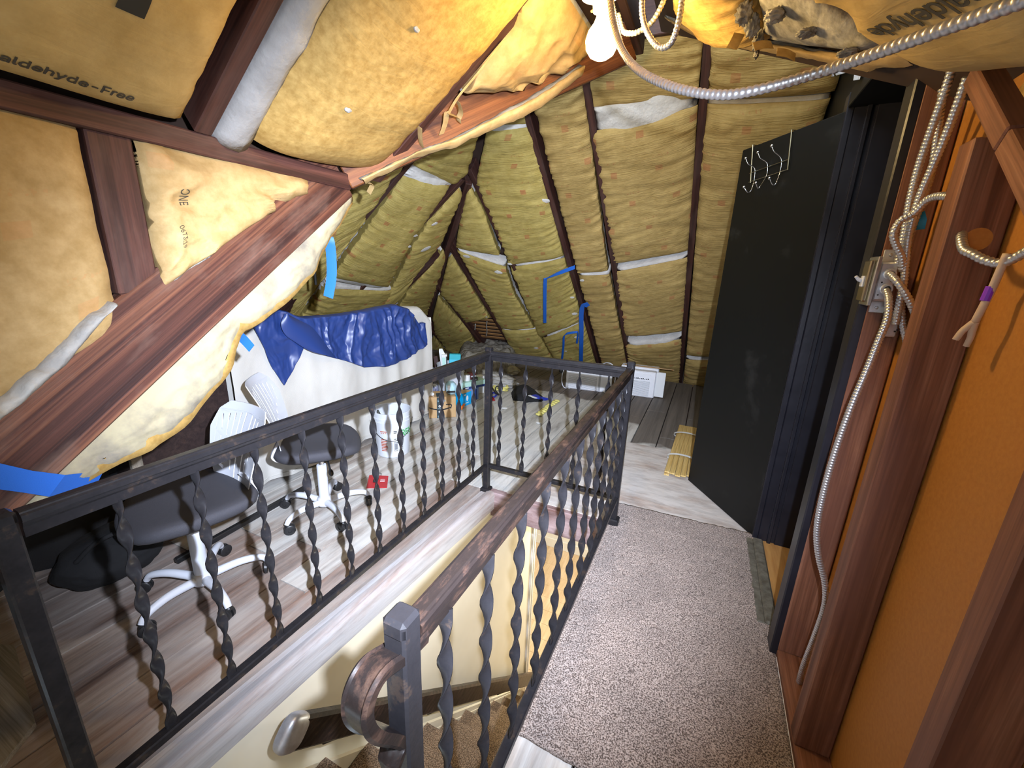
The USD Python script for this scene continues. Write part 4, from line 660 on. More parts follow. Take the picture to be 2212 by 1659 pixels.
# lamb's tongue scroll on the newel
spx = [(905, 1368), (858, 1408), (812, 1440), (785, 1480), (772, 1525), (778, 1558), (800, 1577), (838, 1585), (868, 1600), (872, 1625), (862, 1648), (838, 1655), (826, 1632)]
cl = smoothline([at(*p, x=RX - .004) for p in spx[:10]], 46); tg = np.gradient(cl, axis=0); tg /= np.linalg.norm(tg, axis=1, keepdims=True); nn_ = np.cross(tg, V(1, 0, 0))
hw = np.interp(np.linspace(0, 1, len(cl)), [0, .12, .75, 1], [.018, .021, .020, .016]); sec = [(-1, -.6), (-1, .55), (-.78, .95), (-.62, .70), (.62, .70), (.78, .95), (1, .55), (1, -.6)]
P = np.stack([cl + V(1, 0, 0) * (a * hw)[:, None] + nn_ * (b * .011) for a, b in sec], 1); vv_ = P.reshape(-1, 3); ns = len(sec)
i, j = np.meshgrid(np.arange(len(cl) - 1), np.arange(ns), indexing='ij'); k = (j + 1) % ns; ff = np.stack([i * ns + j, i * ns + k, (i + 1) * ns + k, (i + 1) * ns + j], -1).reshape(-1, 4)
ff = np.vstack([ff[:, [0, 1, 2]], ff[:, [0, 2, 3]], [(0, q, q + 1) for q in range(1, ns - 1)], [((len(cl) - 1) * ns, (len(cl) - 1) * ns + q + 1, (len(cl) - 1) * ns + q) for q in range(1, ns - 1)]])
part(RL, 'scroll', (vv_, ff), 'iron_worn', 28, label='worn scrolled end of the handrail')
fin = [at(*p, x=RX - .004) for p in ((866, 1598), (852, 1612), (843, 1640), (834, 1664))]; fc = smoothline(fin, 16); rr = np.interp(np.linspace(0, 1, len(fc)), [0, .35, .8, 1], [.010, .016, .015, .006])
fv, fg = tube(fc, rr, 20); ring = np.arange(len(fv) - 2) % 20; cen = np.repeat(fc, 20, 0); fv[:-2] = cen + (fv[:-2] - cen) * (1 - .16 * (ring % 4 == 0))[:, None] * V(1.25, 1, 1)
part(RL, 'scroll_tongue', (fv, fg), 'iron_worn', 40)
# wall handrail in the stairwell
hr = thing('wall_handrail', 'black wooden handrail on the cream stairwell wall with a worn silvery end', 'handrail', (-.98, .7, 0))
A_, B_ = V(-.985, .60, -.045), V(-.985, 2.86, -2.31)
beam(hr, 'rail', A_, B_, .045, .10, 'iron_worn', (0, 0, 1), .010)
d_ = nz(B_ - A_); r_ = V(1, 0, 0); u_ = np.cross(r_, d_)
ico = trimesh.creation.icosphere(3); iv = np.array(ico.vertices); iv = np.sign(iv) * np.abs(iv) ** .65
part(hr, 'end_cap', frame((iv * V(.027, .050, .055), np.array(ico.faces)), A_ + d_ * .0, r_, d_, u_), 'galvanised', True, label='worn silvery end')
for s in (.25, 1.1, 2.3):
    c = A_ + d_ * s; part(hr, 'bracket', tube([c - u_ * .05, c - u_ * .075 + V(-.03, 0, 0), c - u_ * .06 + V(-.085, 0, 0)], .007), 'iron')
# carpet runner beside the opening
nx, ny = 60, 120; X, Y = np.meshgrid(np.linspace(-.338, .418, nx + 1), np.linspace(.875, 2.345, ny + 1)); slope = (X + .3) / .72
Y = Y + .035 * slope * (Y - .875) / 1.47 + .012 * fbm(np.stack([X * 9, Y * 2, X * 0], -1), 3, 2) * ((Y < .89) | (Y > 2.33))
Z = .017 + .010 * fbm(np.stack([X * 60, Y * 60, X * 0], -1), 3, 4)
solo('carpet_runner', sheet(np.stack([X, Y, Z], -1), V(0, 0, 1), .015), 'carpet', 'speckled grey-brown carpet runner along the railing towards the black door', 'carpet', smooth=True)

# ------------------------------------------------------------------ lamp and conduits
LP = at(1300, 84, t=1.50); ax = nz(V(-.05, -.10, 1.0)); lk = 1.0
base_c = LP + ax * .105
lf = thing('lamp_fixture', 'lit bare bulb in a white porcelain lamp holder under the dormer ridge', 'lamp', base_c)
hb0 = part(lf, 'holder_base', disc(base_c, -ax, [(0, -.012), (.058, -.012), (.060, -.004), (.056, .008), (.040, .014), (.027, .018), (.024, .044), (.0, .044)], 32), 'porcelain', 40)
for a in (-2.0, -1.6): part(hb0, 'screw', disc(base_c + (math.cos(a) * RT + math.sin(a) * -FW) * .045 - ax * .013, -ax, [(0, 0), (.006, 0), (.005, .003), (0, .004)], 10), 'copper')
part(lf, 'bulb', disc(LP + ax * .058, -ax, [(lk * a_, lk * b_) for a_, b_ in ((.013, -.004), (.014, .006), (.022, .022), (.036, .038), (.044, .058), (.043, .078), (.032, .096), (.016, .105), (0, .107))], 28), 'bulb_glow', True, label='glowing round bulb')
part(lf, 'ceiling_box', disc(base_c + ax * .012, ax, [(0, 0), (.052, 0), (.052, .045), (0, .045)], 8), 'galvanised')
blk = base_c + ax * .057
part(CE, 'lamp_block', bx(blk[0] - .05, blk[0] + .05, blk[1] - .14, blk[1] + .14, blk[2], blk[2] + .20), 'rafter_wood')
chain = [base_c + RT * .012 - FW * .03 - ax * .01 + V(0, 0, -.006 * k) + RT * .0022 * k for k in range(26)]
part(lf, 'pull_chain', cat(*[mv(tm(trimesh.creation.icosphere(1, .0026)), c) for c in chain]), 'steel', True)
def px3(pts): return [at(x, y, t=t) for x, y, t in pts]
solo('conduit', armour(px3([(1316, -30, 1.50), (1323, 40, 1.42), (1338, 95, 1.32), (1362, 135, 1.22), (1400, 165, 1.13), (1470, 193, 1.04), (1560, 205, .99), (1650, 191, .97), (1780, 153, .96), (1900, 112, .91), (2050, 58, .85), (2230, -6, .80), (2400, -70, .78)]) + [V(.40, .30, 1.72), V(.36, .10, 1.86)], .0086, .0102), 'conduit', 'long sagging silvery armoured cable crossing the top right corner from the bulb', 'cable', smooth=True)
solo('conduit', armour(px3([(1390, -40, 1.55), (1387, 20, 1.52), (1394, 60, 1.5), (1412, 92, 1.48), (1430, 103, 1.47), (1450, 92, 1.46), (1464, 55, 1.46), (1472, 10, 1.48), (1474, -40, 1.5)]), .0078), 'conduit', 'small hanging loop of armoured cable right of the bulb', 'cable', smooth=True)
solo('conduit', armour(px3([(1442, -30, 1.62), (1430, 10, 1.6), (1408, 48, 1.59), (1380, 68, 1.58), (1362, 72, 1.58), (1345, 66, 1.6), (1335, 30, 1.62)]), .0072), 'conduit', 'thin armoured cable curving behind the small loop beside the bulb', 'cable', smooth=True)
# cables down the studs by the door
yv = lambda x, y, Y: at(x, y, y=Y)
gC = None
solo('conduit', armour([yv(*p) for p in ((2062, 130, 1.40), (2040, 200, 1.42), (2008, 290, 1.46), (1984, 360, 1.49), (1966, 430, 1.50), (1952, 510, 1.50), (1938, 570, 1.50), (1930, 590, 1.51))], .0092), 'conduit', 'leftmost armoured cable of the bundle entering the switch box from above', 'cable', smooth=True)
solo('conduit', armour([yv(*p) for p in ((2090, 165, 1.36), (2072, 215, 1.38), (2040, 300, 1.42), (2010, 370, 1.45), (1985, 430, 1.47), (1965, 500, 1.475), (1957, 560, 1.475), (1952, 610, 1.48), (1944, 650, 1.48), (1935, 700, 1.49))], .0092), 'conduit', 'armoured cable of the bundle running past the switch box to the lower box', 'cable', smooth=True)
solo('conduit', armour([yv(*p) for p in ((2036, 190, 1.48), (2030, 250, 1.49), (2022, 310, 1.50), (2010, 380, 1.51), (1990, 440, 1.52), (1962, 520, 1.52), (1950, 580, 1.52))], .0085), 'conduit', 'thin armoured cable half hidden behind the bundle above the switch box', 'cable', smooth=True)
solo('conduit', armour([yv(*p) for p in ((2052, 424, 1.36), (2024, 424, 1.40), (2000, 434, 1.43), (1975, 460, 1.45), (1944, 478, 1.46), (1930, 505, 1.46), (1936, 530, 1.465), (1948, 555, 1.47), (1950, 585, 1.48))], .0092), 'conduit', 'armoured cable looping sideways out of the stud above the switch box', 'cable', smooth=True)
solo('conduit', armour([yv(*p) for p in ((1921, 592, 1.48), (1936, 606, 1.45), (1950, 625, 1.44), (1962, 645, 1.44), (1973, 668, 1.45), (1985, 700, 1.50))], .0092), 'conduit', 'short armoured cable bending from the switch box towards the next stud', 'cable', smooth=True)
solo('conduit', armour([yv(*p) for p in ((1948, 615, 1.50), (1947, 660, 1.50), (1950, 700, 1.50), (1957, 735, 1.50), (1962, 760, 1.53))], .0085), 'conduit', 'armoured cable dropping behind the lower junction box', 'cable', smooth=True)
solo('conduit', armour([yv(*p) for p in ((1913, 622, 1.49), (1920, 650, 1.45), (1916, 690, 1.43), (1898, 735, 1.42), (1872, 800, 1.41), (1838, 880, 1.40), (1806, 970, 1.40), (1780, 1060, 1.40), (1765, 1140, 1.40), (1768, 1200, 1.40), (1782, 1260, 1.40), (1781, 1310, 1.40), (1758, 1380, 1.41), (1735, 1440, 1.43), (1721, 1492, 1.44))], .0092), 'conduit', 'long armoured cable hanging from the switch box down to the floor plate', 'cable', smooth=True)
solo('conduit', armour([yv(*p) for p in ((2080, 500, 1.22), (2077, 515, 1.18), (2082, 538, 1.15), (2100, 548, 1.13), (2128, 562, 1.11), (2165, 568, 1.09), (2215, 545, 1.06), (2290, 500, 1.0))], .0085), 'conduit', 'armoured cable coming out of the hole in the wide stud at the right edge', 'cable', smooth=True)
part(WR, 'drilled_hole', disc(yv(2112, 517, 1.1985), V(0, -1, 0), [(0, 0), (.020, 0), (.022, .0008), (.0, .0009)], 20), 'hardboard')
# switch box
sb = thing('switch_box', 'galvanised switch box with white toggle screwed to the reddish stud', 'electrical box', yv(1905, 600, 1.52))
c = yv(1903, 602, 1.505)
BXr, BXu = V(1, 0, 0), V(0, 0, 1)
x0b, x1b = XR - .012, yv(1935, 600, 1.50)[0]; z0b, z1b = yv(1895, 650, 1.5)[2], yv(1915, 566, 1.5)[2]
part(sb, 'box_body', bx(x0b, x1b, 1.492, 1.553, z0b, z1b, .005), 'galvanised')
part(sb, 'cover_plate', bx(x0b - .010, x0b, 1.484, 1.560, z0b - .014, z1b + .014, .002), 'steel')
part(sb, 'plaster_ring', bx(x0b - .022, x0b - .010, 1.497, 1.548, z0b - .004, z1b + .004, .003), 'brassy')
tz = (z0b + z1b) / 2
tg_ = tube([V(x0b - .020, 1.522, tz), V(x0b - .034, 1.520, tz + .004), V(x0b - .042, 1.518, tz + .012)], [.007, .005, .004], 8); part(sb, 'toggle', cat(tg_, bx(x0b - .026, x0b - .021, 1.512, 1.532, tz - .016, tz + .014, .002)), 'white_plastic', label='white toggle switch')
for zz, s in ((z1b, 1), (z0b, -1)):
    a = zz + s * .001; part(sb, 'bracket', bx(XR + .004, XR + .040, 1.549, 1.5535, min(a, a + s * .034), max(a, a + s * .034), .002), 'galvanised'); part(sb, 'screw', disc(V(XR + .02, 1.549, a + s * .02), V(0, -1, 0), [(0, 0), (.005, 0), (.004, .003), (0, .0035)], 10), 'steel')
for q in ((1921, 592), (1913, 624)): part(sb, 'connector', disc(yv(*q, 1.492), V(0, -1, 0), [(.008, -.002), (.0145, -.002), (.0145, .005), (.012, .006), (.0118, .016), (.008, .016)], 14), 'galvanised')
for q in ((1905, 610), (1896, 637), (1925, 607)): part(sb, 'knockout', disc(yv(*q, 1.4915), V(0, -1, 0), [(0, 0), (.0022, 0), (.0022, .0004), (0, .0004)], 8), 'black_plastic')
jb = thing('junction_box', 'pale metal junction box below the switch box behind the cables', 'electrical box', yv(1930, 700, 1.53))
x0j, x1j = yv(1915, 700, 1.52)[0], yv(1942, 700, 1.52)[0]; z0j, z1j = yv(1925, 728, 1.52)[2], yv(1935, 672, 1.52)[2]
part(jb, 'box_body', bx(x0j, x1j, 1.515, 1.554, z0j, z1j, .004), 'galvanised'); part(jb, 'side_plate', bx(x0j - .006, x0j, 1.510, 1.555, z0j - .004, z1j + .008, .002), 'brassy')
for q in ((1933, 716), (1938, 713)): part(jb, 'knockout', disc(yv(*q, 1.5145), V(0, -1, 0), [(0, 0), (.0025, 0), (.0025, .0004), (0, .0004)], 8), 'black_plastic')
part(jb, 'connector', disc(V((x0j + x1j) / 2 + .01, 1.53, z0j), V(0, 0, -1), [(0, 0), (.012, 0), (.011, .012), (0, .012)], 12), 'steel')
bt = thing('plastic_tag', 'shiny blue plastic tag behind the cable bundle on the stud', 'tag', yv(1987, 478, 1.53))
q = [yv(1972, 470, 1.53), yv(1998, 455, 1.53), yv(1998, 495, 1.53), yv(1974, 497, 1.53)]
part(bt, 'sleeve', sheet(np.array([[q[0], q[1]], [(q[0] + q[3]) / 2 + V(0, -.012, 0), (q[1] + q[2]) / 2 + V(0, -.012, 0)], [q[3], q[2]]]), V(0, -1, 0), .002), 'blue_tag', True)
fk = thing('forked_stick', 'pale forked wooden stick with a purple band hanging against the wide stud', 'stick', yv(2130, 640, 1.1))
sl = [yv(*p) for p in ((2176, 548, 1.08), (2158, 590, 1.09), (2140, 630, 1.10), (2122, 665, 1.10), (2106, 695, 1.105))]
part(fk, 'handle', tube(smoothline(sl, 20), .0062, 10), 'stick', True)
part(fk, 'prong', tube(smoothline([sl[-1], yv(2092, 705, 1.11), yv(2078, 716, 1.112), yv(2064, 734, 1.115)], 14), np.linspace(.0065, .005, 15)[:len(smoothline([sl[-1]] * 4, 14))], 10), 'stick', True)
part(fk, 'prong', tube(smoothline([sl[-1], yv(2100, 715, 1.11), yv(2096, 730, 1.112), yv(2087, 748, 1.115)], 14), np.linspace(.0065, .0045, 15)[:len(smoothline([sl[-1]] * 4, 14))], 10), 'stick', True)
m_ = [yv(2141, 619, 1.10), yv(2127, 650, 1.10)]; part(fk, 'band', tube([m_[0], (m_[0] + m_[1]) / 2, m_[1]], .0072, 10), 'purple_tape', label='purple tape band')
solo('plastic_bracket', cat(*[sheet(np.array([[at(a, b, x=.385), at(c_, d, x=.385)], [at(e, f, x=.385), at(g, h, x=.385)]]), V(-1, 0, 0), .006) for a, b, c_, d, e, f, g, h in ((1800, 150, 1862, 134, 1806, 163, 1866, 146), (1783, 152, 1789, 151, 1786, 167, 1791, 166), (1791, 150, 1797, 149, 1794, 166, 1799, 165), (1848, 142, 1862, 138, 1843, 174, 1853, 172))]), 'white_plastic', 'small white plastic bracket above the black door frame under the cable', 'bracket')
# hook rack on the door leaf
hk = thing('hook_rack', 'brassy wire over-door hook rack with six hooks on the black door', 'hook rack', hB)
fn = frontn; o_f = hA + frontn * (face0 + .004)
lf_ = lambda x, y, o=.006: at(x, y, v=((hA + frontn * (face0 + o))[:2], (hB + frontn * (face0 + o))[:2]))
for q in (((1628, 302), (1621, 395)), ((1716, 250), (1701, 367))): 
    a, b = lf_(*q[0]), lf_(*q[1]); a = V(a[0], a[1], 2.06); part(hk, 'hanger_strap', tube([a - frontn * .045, a, b], .0030, 6), 'brassy')
part(hk, 'cross_wire', tube([lf_(1619, 375), lf_(1704, 344)], .0020, 6), 'brassy'); part(hk, 'cross_wire', tube([lf_(1617, 394), lf_(1702, 366)], .0020, 6), 'brassy')
for tx, ty, mx_, my_, bx_, by_, ex_, ey_ in ((1611, 342, 1630, 364, 1622, 412, 1607, 404), (1637, 329, 1657, 353, 1641, 404, 1633, 395), (1667, 315, 1687, 342, 1676, 396, 1662, 385)):
    tip, elbow, low_, end = lf_(tx, ty, .055), lf_(mx_, my_, .008), lf_(bx_, by_, .012), lf_(ex_, ey_, .05)
    part(hk, 'hook', cat(tube(smoothline([tip, lf_(tx + 5, ty + 12, .045), elbow, lf_(mx_ - 1, my_ + 25, .008), low_, lf_((bx_ + ex_) / 2, by_ + 3, .03), end], 40), .0022, 7), mv(tm(trimesh.creation.icosphere(2, .007)), tip), mv(tm(trimesh.creation.icosphere(2, .007)), end)), 'chrome', True)

# ------------------------------------------------------------------ blue masking tapes
def tape(label, pts, side, w=.040, th_=.0006, n=30): return solo('masking_tape', ribbon(pts, side, w, th_, n), 'blue_tape', label, 'tape', smooth=True)
q0 = [at(x, y, x=XC + .004) for x, y in ((-70, 985), (70, 1017), (141, 1026), (-70, 1048), (50, 1064), (106, 1073))]; q1 = [at(224, 1017, x=XC - .045), at(203, 1058, x=XC - .045)]
solo('masking_tape', sheet(np.array([[q0[0], q0[1], q0[2], q1[0]], [q0[3], q0[4], q0[5], q1[1]]]), V(1, 0, 0), .0008), 'blue_tape', 'wide blue tape wrapped round the lower end of the thick timber', 'tape', smooth=False)
xt = XC - .06
tape('blue tape dangling in mid air from the batt under the thick timber', [at(x, y, x=xt) for x, y in ((708, 512), (713, 530), (716, 560), (716, 600), (709, 642))], np.array([nz(V(.5, .85, .1)), nz(RT), nz(RT), nz(RT - UP * .1), nz(RT - UP * .35)]), .040)
tape('short blue tape stub sticking out of the sagging batt beside the white sheet', [at(512, 720, x=xt), at(528, 735, x=xt - .02), at(544, 753, x=xt - .03)], nz(RT * .6 + UP * .75), .030)
ff_ = (FAR[0], FAR[1] - .085); fp = lambda x, y, k=0: at(x, y, pl=(FAR[0], FAR[1] - .085 - k))
tape('blue tape stuck across a dark rafter, its long tail hanging straight down', [fp(1242, 577), fp(1215, 587, .03), fp(1183, 600, .05), fp(1178, 604, .06), fp(1177, 640, .08), fp(1177, 698, .10)], np.array([UP, UP, UP * .7 + RT * .7, RT, RT, RT]), .036)
tape('long wide blue tape hanging beside the first white louvered unit', [fp(1270, 662, .0), fp(1262, 655, .02), fp(1256, 675, .03), fp(1256, 720, .05), fp(1255, 785, .06)], np.array([RT + UP * .6, RT + UP * .3, RT, RT, RT]), .050)
tape('hook-shaped blue tape folded over between the two other hanging tapes', [fp(1246, 742, .03), fp(1248, 720, .03), fp(1240, 718, .04), fp(1224, 721, .04), fp(1218, 728, .05), fp(1217, 750, .06), fp(1213, 786, .07)], np.array([RT, RT + UP, UP, UP, RT + UP * .4, RT, RT]), .026)

# ------------------------------------------------------------------ office chairs (local: faces +y, seat centre above the origin)
def chair_back(zc, zs):
    W, H = .215, .235   # half width, half height
    out = Polygon([(-.125, -H), (.125, -H), (.185, -.06), (W, .10), (.195, .195), (.15, H), (-.15, H), (-.195, .195), (-W, .10), (-.185, -.06)]).buffer(.03, 8).buffer(-.03, 8).buffer(-.02).buffer(.02, 8)
    slots = []
    for k in range(12):
        x = .018 + .0145 * k; yb, yt = -.17 + .006 * k + .0, .19 - .0035 * k
        if k > 0: yt = min(yt, .20 - .010 * max(0, k - 8)); yb = -.17 + .020 * k
        for s in (-1, 1):
            if k == 0 and s < 0: continue
            lean = .045 * (k / 11)
            slots.append(LineString([(s * (x - lean * .6), yb + .05 * (k > 6) * 0), (s * (x + lean), yt)]).buffer(.0046, 3))
    for q in slots: out = out.difference(q.intersection(out.buffer(-.028)))
    m = trimesh.creation.extrude_polygon(out.segmentize(.03), .0045, engine='earcut')
    v, f = trimesh.remesh.subdivide_to_size(np.array(m.vertices), np.array(m.faces), .07)
    x, z, t = v[:, 0], v[:, 1], v[:, 2]
    y = -.215 + t - .05 * 0 + .9 * x ** 2 - .10 * (z / .235) * .6 - .35 * z * z
    return np.stack([x * .90, y, z * zs + zc], 1), f
def make_chair(label, loc, rz, base_rot, gas, zc, zs):
    T = thing('office_chair', label, 'chair', loc, 'white office chairs with dark seats', None, rz)
    s = .445
    n = 40; a = np.linspace(0, 2 * np.pi, n, endpoint=False); r = .5 * (np.abs(np.cos(a)) ** 2.9 + np.abs(np.sin(a)) ** 2.9) ** (-1 / 2.9) * 2
    rx, ry = .222 * (1 - .10 * np.sin(a) * -1 * 0) * np.ones(n), .212 * np.ones(n)
    rings = []
    for k, (q, z) in enumerate(((.55, -.052), (.90, -.050), (.97, -.036), (1.0, -.018), (.985, -.004), (.94, .006), (.80, .010), (.5, .006), (.2, .003))):
        x, y = q * rx * r * np.cos(a), q * ry * r * np.sin(a); x = x * (1 - .12 * (y / .21)) if True else x
        rings.append(np.stack([x, y, s + z - .035 * np.clip((y - .12) / .1, 0, 1) ** 2 + .012 * (x / .22) ** 2], 1))
    v = np.vstack(rings + [[(0, 0, s + .003)], [(0, 0, s - .052)]]); f = []
    for i in range(len(rings) - 1):
        for j in range(n): k = (j + 1) % n; f += [(i * n + j, i * n + k, (i + 1) * n + k), (i * n + j, (i + 1) * n + k, (i + 1) * n + j)]
    L_ = (len(rings) - 1) * n; f += [(L_ + j, L_ + (j + 1) % n, len(rings) * n) for j in range(n)] + [((j + 1) % n, j, len(rings) * n + 1) for j in range(n)]
    part(T, 'seat', (v, np.array(f)), 'seat_fabric', 50)
    part(T, 'backrest', chair_back(zc, zs), 'white_plastic', 40)
    arm = []
    for sx in (-1, 1):
        c = smoothline([(sx * .11, -.165, .52), (sx * .118, -.19, .47), (sx * .115, -.205, .425), (sx * .105, -.17, .392), (sx * .09, -.09, .385), (sx * .07, .02, .388)], 26)
        tg = np.gradient(c, axis=0); tg /= np.linalg.norm(tg, axis=1, keepdims=True); w = V(1, 0, 0); nn = np.cross(tg, w)
        P = np.stack([c - w * .026, c - w * .012 + nn * .006, c + w * .012 + nn * .006, c + w * .026], 1); arm.append(sheet(P, nn[:, None], .010))
    part(T, 'back_support', cat(*arm), 'white_plastic', 50)
    part(T, 'seat_pan', bx(-.10, .10, -.12, .10, .372, .396, .008), 'black_plastic')
    part(T, 'gas_lift', lathe([(0, .21), (.014, .21), (.014, .375), (.022, .376), (0, .378)], 18), 'chrome', 40)
    part(T, 'column', lathe([(.026, .085), (.027, .10), (.026, gas), (.024, gas + .004), (.0145, gas + .005), (.0, gas + .003)], 24), 'white_plastic', 40)
    part(T, 'lever', cat(tube([(.05, .03, .375), (.13, .05, .368), (.17, .06, .345)], .005, 8), frame((trimesh.creation.icosphere(2).vertices * V(.022, .012, .010), np.array(trimesh.creation.icosphere(2).faces)), (.185, .064, .335), nz(V(.8, .2, -.5)), nz(V(-.2, .9, 0)), nz(V(.5, .1, .8)))), 'black_plastic', 40)
    part(T, 'base_hub', lathe([(0, .052), (.036, .054), (.044, .065), (.042, .085), (.036, .098), (.026, .104), (0, .104)], 24), 'white_plastic', 40)
    for k in range(5):
        g = base_rot + k * 2 * math.pi / 5; d = V(math.cos(g), math.sin(g), 0); e = V(-d[1], d[0], 0)
        c = smoothline([d * .03 + V(0, 0, .078), d * .12 + V(0, 0, .092), d * .175 + V(0, 0, .090), d * .218 + V(0, 0, .078), d * .236 + V(0, 0, .056)], 20)
        leg = part(T, 'base_leg', tube(c, np.interp(np.linspace(0, 1, len(c)), [0, .5, 1], [.018, .0155, .0125]), 12), 'white_plastic', 50)
        o = d * .236; w_ = nz(V(math.cos(g + 1.0 + k), math.sin(g + 1.0 + k), 0)); u_ = V(-w_[1], w_[0], 0); wheels = []
        for s_ in (-1, 1): wheels.append(disc(o + u_ * .012 + w_ * s_ * .004 + V(0, 0, .0275), w_ * s_, [(0, 0), (.027, 0), (.0275, .010), (.023, .014), (.010, .0145), (.009, .012), (0, .012)], 20))
        hood = frame(cbox(.030, .022, .024, .008), o + u_ * .006 + V(0, 0, .048), u_, w_, V(0, 0, 1))
        part(leg, 'caster', cat(hood, *wheels, tube([o + V(0, 0, .040), o + V(0, 0, .062)], .006, 8)), 'black_plastic', 40)
    return T
make_chair('white office chair nearest the corner post, its slotted back towards the dark cabinet', (-1.765, .80, .0), 174.0, 1.815, .345, .575, .80)
make_chair('white office chair in front of the white sheet, seen edge-on, seat raised', (-1.80, 1.46, .0), -46.0, -.803, .295, .60, .86)

# ------------------------------------------------------------------ clothes rack under a white sheet, blue cloth over it
SA, SB = V(-2.325, 1.37), V(-2.20, 3.05); sd = nz(V(*(SB - SA), 0)); sn = V(sd[1], -sd[0], 0)   # sn points to the room
sn = sn if sn[0] > 0 else -sn
SL = np.linalg.norm(SB - SA)
def stop(s): return np.interp(s / SL, [0, .10, .3, .62, .80, .93, 1.0], [.93, 1.00, 1.015, 1.02, 1.045, 1.03, .93])
def fold(s, z):  # depth of the sheet's folds
    k = np.clip((1.0 - z) / .9, 0, 1); q = np.stack([s * 4.2, z * .35, s * 0 + 3.], -1)
    return .055 * fbm(q, 3, 4) * (.25 + k) + .014 * np.sin(s * 21 + 2 * np.sin(s * 5) + z * .6) * (.15 + k) + .008 * fbm(np.stack([s * 16, z * 9, s * 0], -1), 3, 8)
ns_, nz__ = 110, 60
s_ = np.linspace(0, SL, ns_ + 1); rows = []
for k in range(nz__ + 1):   # from the hem up the front, over the top, down the back
    t = k / nz__
    if t < .62: z = .03 + (stop(s_) - .03 - .05) * (t / .62); off = np.zeros_like(s_)
    elif t < .74: a = (t - .62) / .12 * math.pi; z = stop(s_) - .05 + .05 * math.sin(a) * np.ones_like(s_); off = -.14 * (1 - math.cos(a)) / 2 * np.ones_like(s_)
    else: z = stop(s_) - .05 - (stop(s_) - .35) * (t - .74) / .26; off = -.14 * np.ones_like(s_) - .06 * (t - .74) / .26
    fo = fold(s_, z) if t < .62 else fold(s_, z) * .3
    base = V(*SA, 0) + np.outer(s_, sd) + np.outer(off + fo * (1 if t < .62 else -1), sn); base[:, 2] = z + (.012 * np.sin(s_ * 9) * (1 - t / .62) if t < .62 else 0)
    rows.append(base)
Psh = np.array(rows)
sh_ = thing('white_sheet', 'large white sheet draped over a low rack behind the two chairs', 'sheet', (*((SA + SB) / 2), 0))
part(sh_, 'cloth', sheet(Psh, sn, .004), 'white_cloth', True)
endw = np.array([[V(*SB, 0) + sd * (.012 * math.sin(q * 9 + k * 3)) - sn * (.15 * q) + V(0, 0, .03 + (.90 - .10 * q * 0) * k - .0) for q in np.linspace(0, 1, 12)] for k in np.linspace(0, 1, 10)])
part(sh_, 'end_flap', sheet(endw, sd, .004), 'white_cloth', True)
hemz = np.array([[Psh[0, i] + sn * .004 + V(0, 0, z) for i in range(0, ns_ + 1)] for z in (.022, .030)]); part(sh_, 'hem', sheet(hemz, sn, .004), 'white_cloth', True)
rk = thing('garment_rack', 'black metal garment rack whose foot bar shows under the white sheet', 'rack', (*((SA + SB) / 2), 0))
beam(rk, 'foot_bar', at(380, 1212, z=.035), at(662, 1052, z=.035) + V(0, .5, 0) * 0, .028, .028, 'black_plastic'); beam(rk, 'foot_bar', V(*SA, .03) - sn * .10, V(*SB, .03) - sn * .10 - sd * .1, .026, .026, 'black_plastic')
for s in (.08, SL - .08): beam(rk, 'upright', V(*SA, .04) + sd * s - sn * .075, V(*SA, .955) + sd * s - sn * .075, .025, .025, 'black_plastic', (1, 0, 0))
beam(rk, 'top_bar', V(*SA, .955) + sd * .05 - sn * .075, V(*SA, .955) + sd * (SL - .05) - sn * .075, .025, .025, 'black_plastic')
# blue cloth
bot = [(548, 712), (566, 745), (585, 788), (611, 832), (632, 800), (648, 765), (657, 741), (680, 752), (705, 769), (745, 779), (785, 793), (835, 790), (875, 775), (900, 760), (921, 743)]
topx = [(556, 700), (572, 688), (592, 676), (608, 672), (626, 676), (642, 684), (658, 688), (690, 686), (720, 684), (750, 680), (785, 674), (820, 666), (856, 660), (884, 668), (908, 700)]
vv = (tuple(SA + sn[:2] * .035), tuple(SB + sn[:2] * .035)); Bt = poly_resample([at(*p, v=vv) for p in bot], 120); Tp = poly_resample([at(*p, v=vv) for p in topx], 120)
def by_x(pts, xq):
    a = [at(*p, v=vv) for p in pts]; sx = np.array([(q - V(*SA, 0)) @ sd for q in a]); return np.interp(xq, sx, sx), np.interp(xq, sx, np.array([q[2] for q in a]))
sx = np.linspace((at(*bot[0], v=vv) - V(*SA, 0)) @ sd, (at(*bot[-1], v=vv) - V(*SA, 0)) @ sd, 260); zb_ = by_x(bot, sx)[1]; zt_ = by_x(topx, sx)[1]
R_ = []
for k in range(80):
    t = k / 79
    if t < .72: q = t / .72; z = zb_ + (zt_ - zb_) * q; off = .035 - .02 * q + 0 * sx
    else: q = (t - .72) / .28; z = zt_ + .022 * np.sin(q * math.pi) - .10 * q ** 2; off = .015 - .19 * q + 0 * sx
    co = np.stack([sx * 3.6 - z * 1.5, z * 3.2 + sx * .8, sx * 0 + 2], -1); fr = np.stack([sx * 15 + 3 * fbm(co, 2, 3), z * 4.5 + sx * 1.5, sx * 0 + 7], -1)
    rg_ = (1 - np.abs(2 * meshkit.noise(fr, 5) - 1)) - .5
    off = off + (.045 * fbm(co, 3, 12) + .034 * rg_ + .022 * fbm(fr * 1.9, 3, 4) + .009 * (np.abs(2 * meshkit.noise(np.stack([sx * 17 + z * 13 + 2 * fbm(co * 2, 2, 6), z * 19 - sx * 9, sx * 0], -1), 9) - 1) - .5)) * (1 if t < .72 else .5) + .018
    p = V(*SA, 0) + np.outer(sx, sd) + np.outer(off, sn); p[:, 2] = z; R_.append(p)
